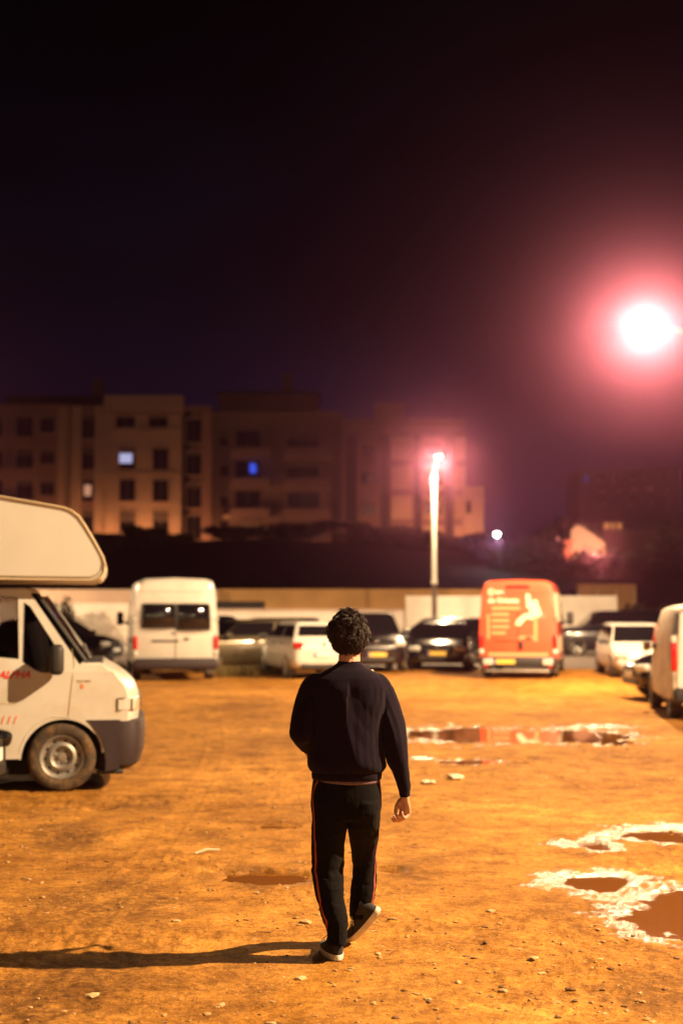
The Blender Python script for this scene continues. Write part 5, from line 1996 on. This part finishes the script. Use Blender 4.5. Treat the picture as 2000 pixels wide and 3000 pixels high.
# ------------------------------------------------------------------ sky, haze, camera
w = bpy.data.worlds.new('World')
scene.world = w
w.use_nodes = True
nt = w.node_tree
bg = nt.nodes['Background']
tc = nt.nodes.new('ShaderNodeTexCoord')
sx = nt.nodes.new('ShaderNodeSeparateXYZ')
nt.links.new(tc.outputs['Generated'], sx.inputs[0])
rp = nt.nodes.new('ShaderNodeValToRGB')
els = rp.color_ramp.elements
els[0].position, els[0].color = 0.0, (.0075, .0042, .0125, 1)
els[1].position, els[1].color = .40, (.0004, .0005, .0009, 1)
e = els.new(.10)
e.color = (.0044, .0030, .0110, 1)
e = els.new(.20)
e.color = (.0016, .0013, .0034, 1)
nz = nt.nodes.new('ShaderNodeTexNoise')
nz.inputs['Scale'].default_value = 3.2
nz.inputs['Detail'].default_value = 5
mp = nt.nodes.new('ShaderNodeMapping')
mp.inputs['Scale'].default_value = (1, 1, 3.2)
nt.links.new(tc.outputs['Generated'], mp.inputs['Vector'])
nt.links.new(mp.outputs['Vector'], nz.inputs['Vector'])
mr = nt.nodes.new('ShaderNodeMapRange')
mr.inputs['From Min'].default_value = .35
mr.inputs['From Max'].default_value = .68
mr.inputs['To Min'].default_value = .55
mr.inputs['To Max'].default_value = 1.7
nt.links.new(nz.outputs['Fac'], mr.inputs['Value'])
mx = nt.nodes.new('ShaderNodeMix')
mx.data_type = 'RGBA'
mx.blend_type = 'MULTIPLY'
mx.inputs[0].default_value = 1
nt.links.new(sx.outputs['Z'], rp.inputs['Fac'])
nt.links.new(rp.outputs['Color'], mx.inputs[6])
nt.links.new(mr.outputs['Result'], mx.inputs[7])
nt.links.new(mx.outputs[2], bg.inputs['Color'])
bg.inputs['Strength'].default_value = 1.0

hzm = bpy.data.materials.new('night_haze')
hzm.use_nodes = True
hzm.cycles.volume_sampling = 'EQUIANGULAR'
nt = hzm.node_tree
nt.nodes.clear()
o_ = nt.nodes.new('ShaderNodeOutputMaterial')
av = nt.nodes.new('ShaderNodeAddShader')
for k_, (c_, d_, g_) in enumerate((((.95, .76, .78, 1), .00040, .963), ((.95, .0, .50, 1), .00055, .955))):
    pv = nt.nodes.new('ShaderNodeVolumePrincipled')
    pv.inputs['Color'].default_value = c_
    pv.inputs['Density'].default_value = d_
    pv.inputs['Anisotropy'].default_value = g_
    nt.links.new(pv.outputs['Volume'], av.inputs[k_])
nt.links.new(av.outputs['Shader'], o_.inputs['Volume'])
hz_o = MB().box((0, 85, 22), (220, 290, 46.2)).build('haze', hzm)
tag(hz_o, 'thin damp night haze glowing round the street lamps', 'haze', kind='stuff')

cd = bpy.data.cameras.new('camera')
cam = bpy.data.objects.new('camera', cd)
COL.objects.link(cam)
cam.location = (0, 0, CH)
cam.rotation_euler = (math.pi / 2 + PITCH, 0, 0)
cd.sensor_fit = 'HORIZONTAL'
cd.sensor_width = 24.0
cd.lens = 24.0 * F / 2000
cd.clip_end = 2000
cd.clip_start = .05
cd.dof.use_dof = True
cd.dof.focus_distance = Y0 - .05
cd.dof.aperture_fstop = 1.55
scene.camera = cam

scene.render.engine = 'CYCLES'
scene.view_settings.view_transform = 'Standard'
scene.view_settings.look = 'None'
scene.view_settings.exposure = 0
scene.view_settings.gamma = 1
cy = scene.cycles
cy.use_denoising = True
cy.max_bounces = 6
cy.volume_bounces = 0
cy.sample_clamp_indirect = 6
cy.transparent_max_bounces = 8
bpy.context.view_layer.update()
for k_ in list(bpy.data.objects):
    if k_.type == 'EMPTY' and 'cx' in k_:
        del k_['cx']
        del k_['Y']
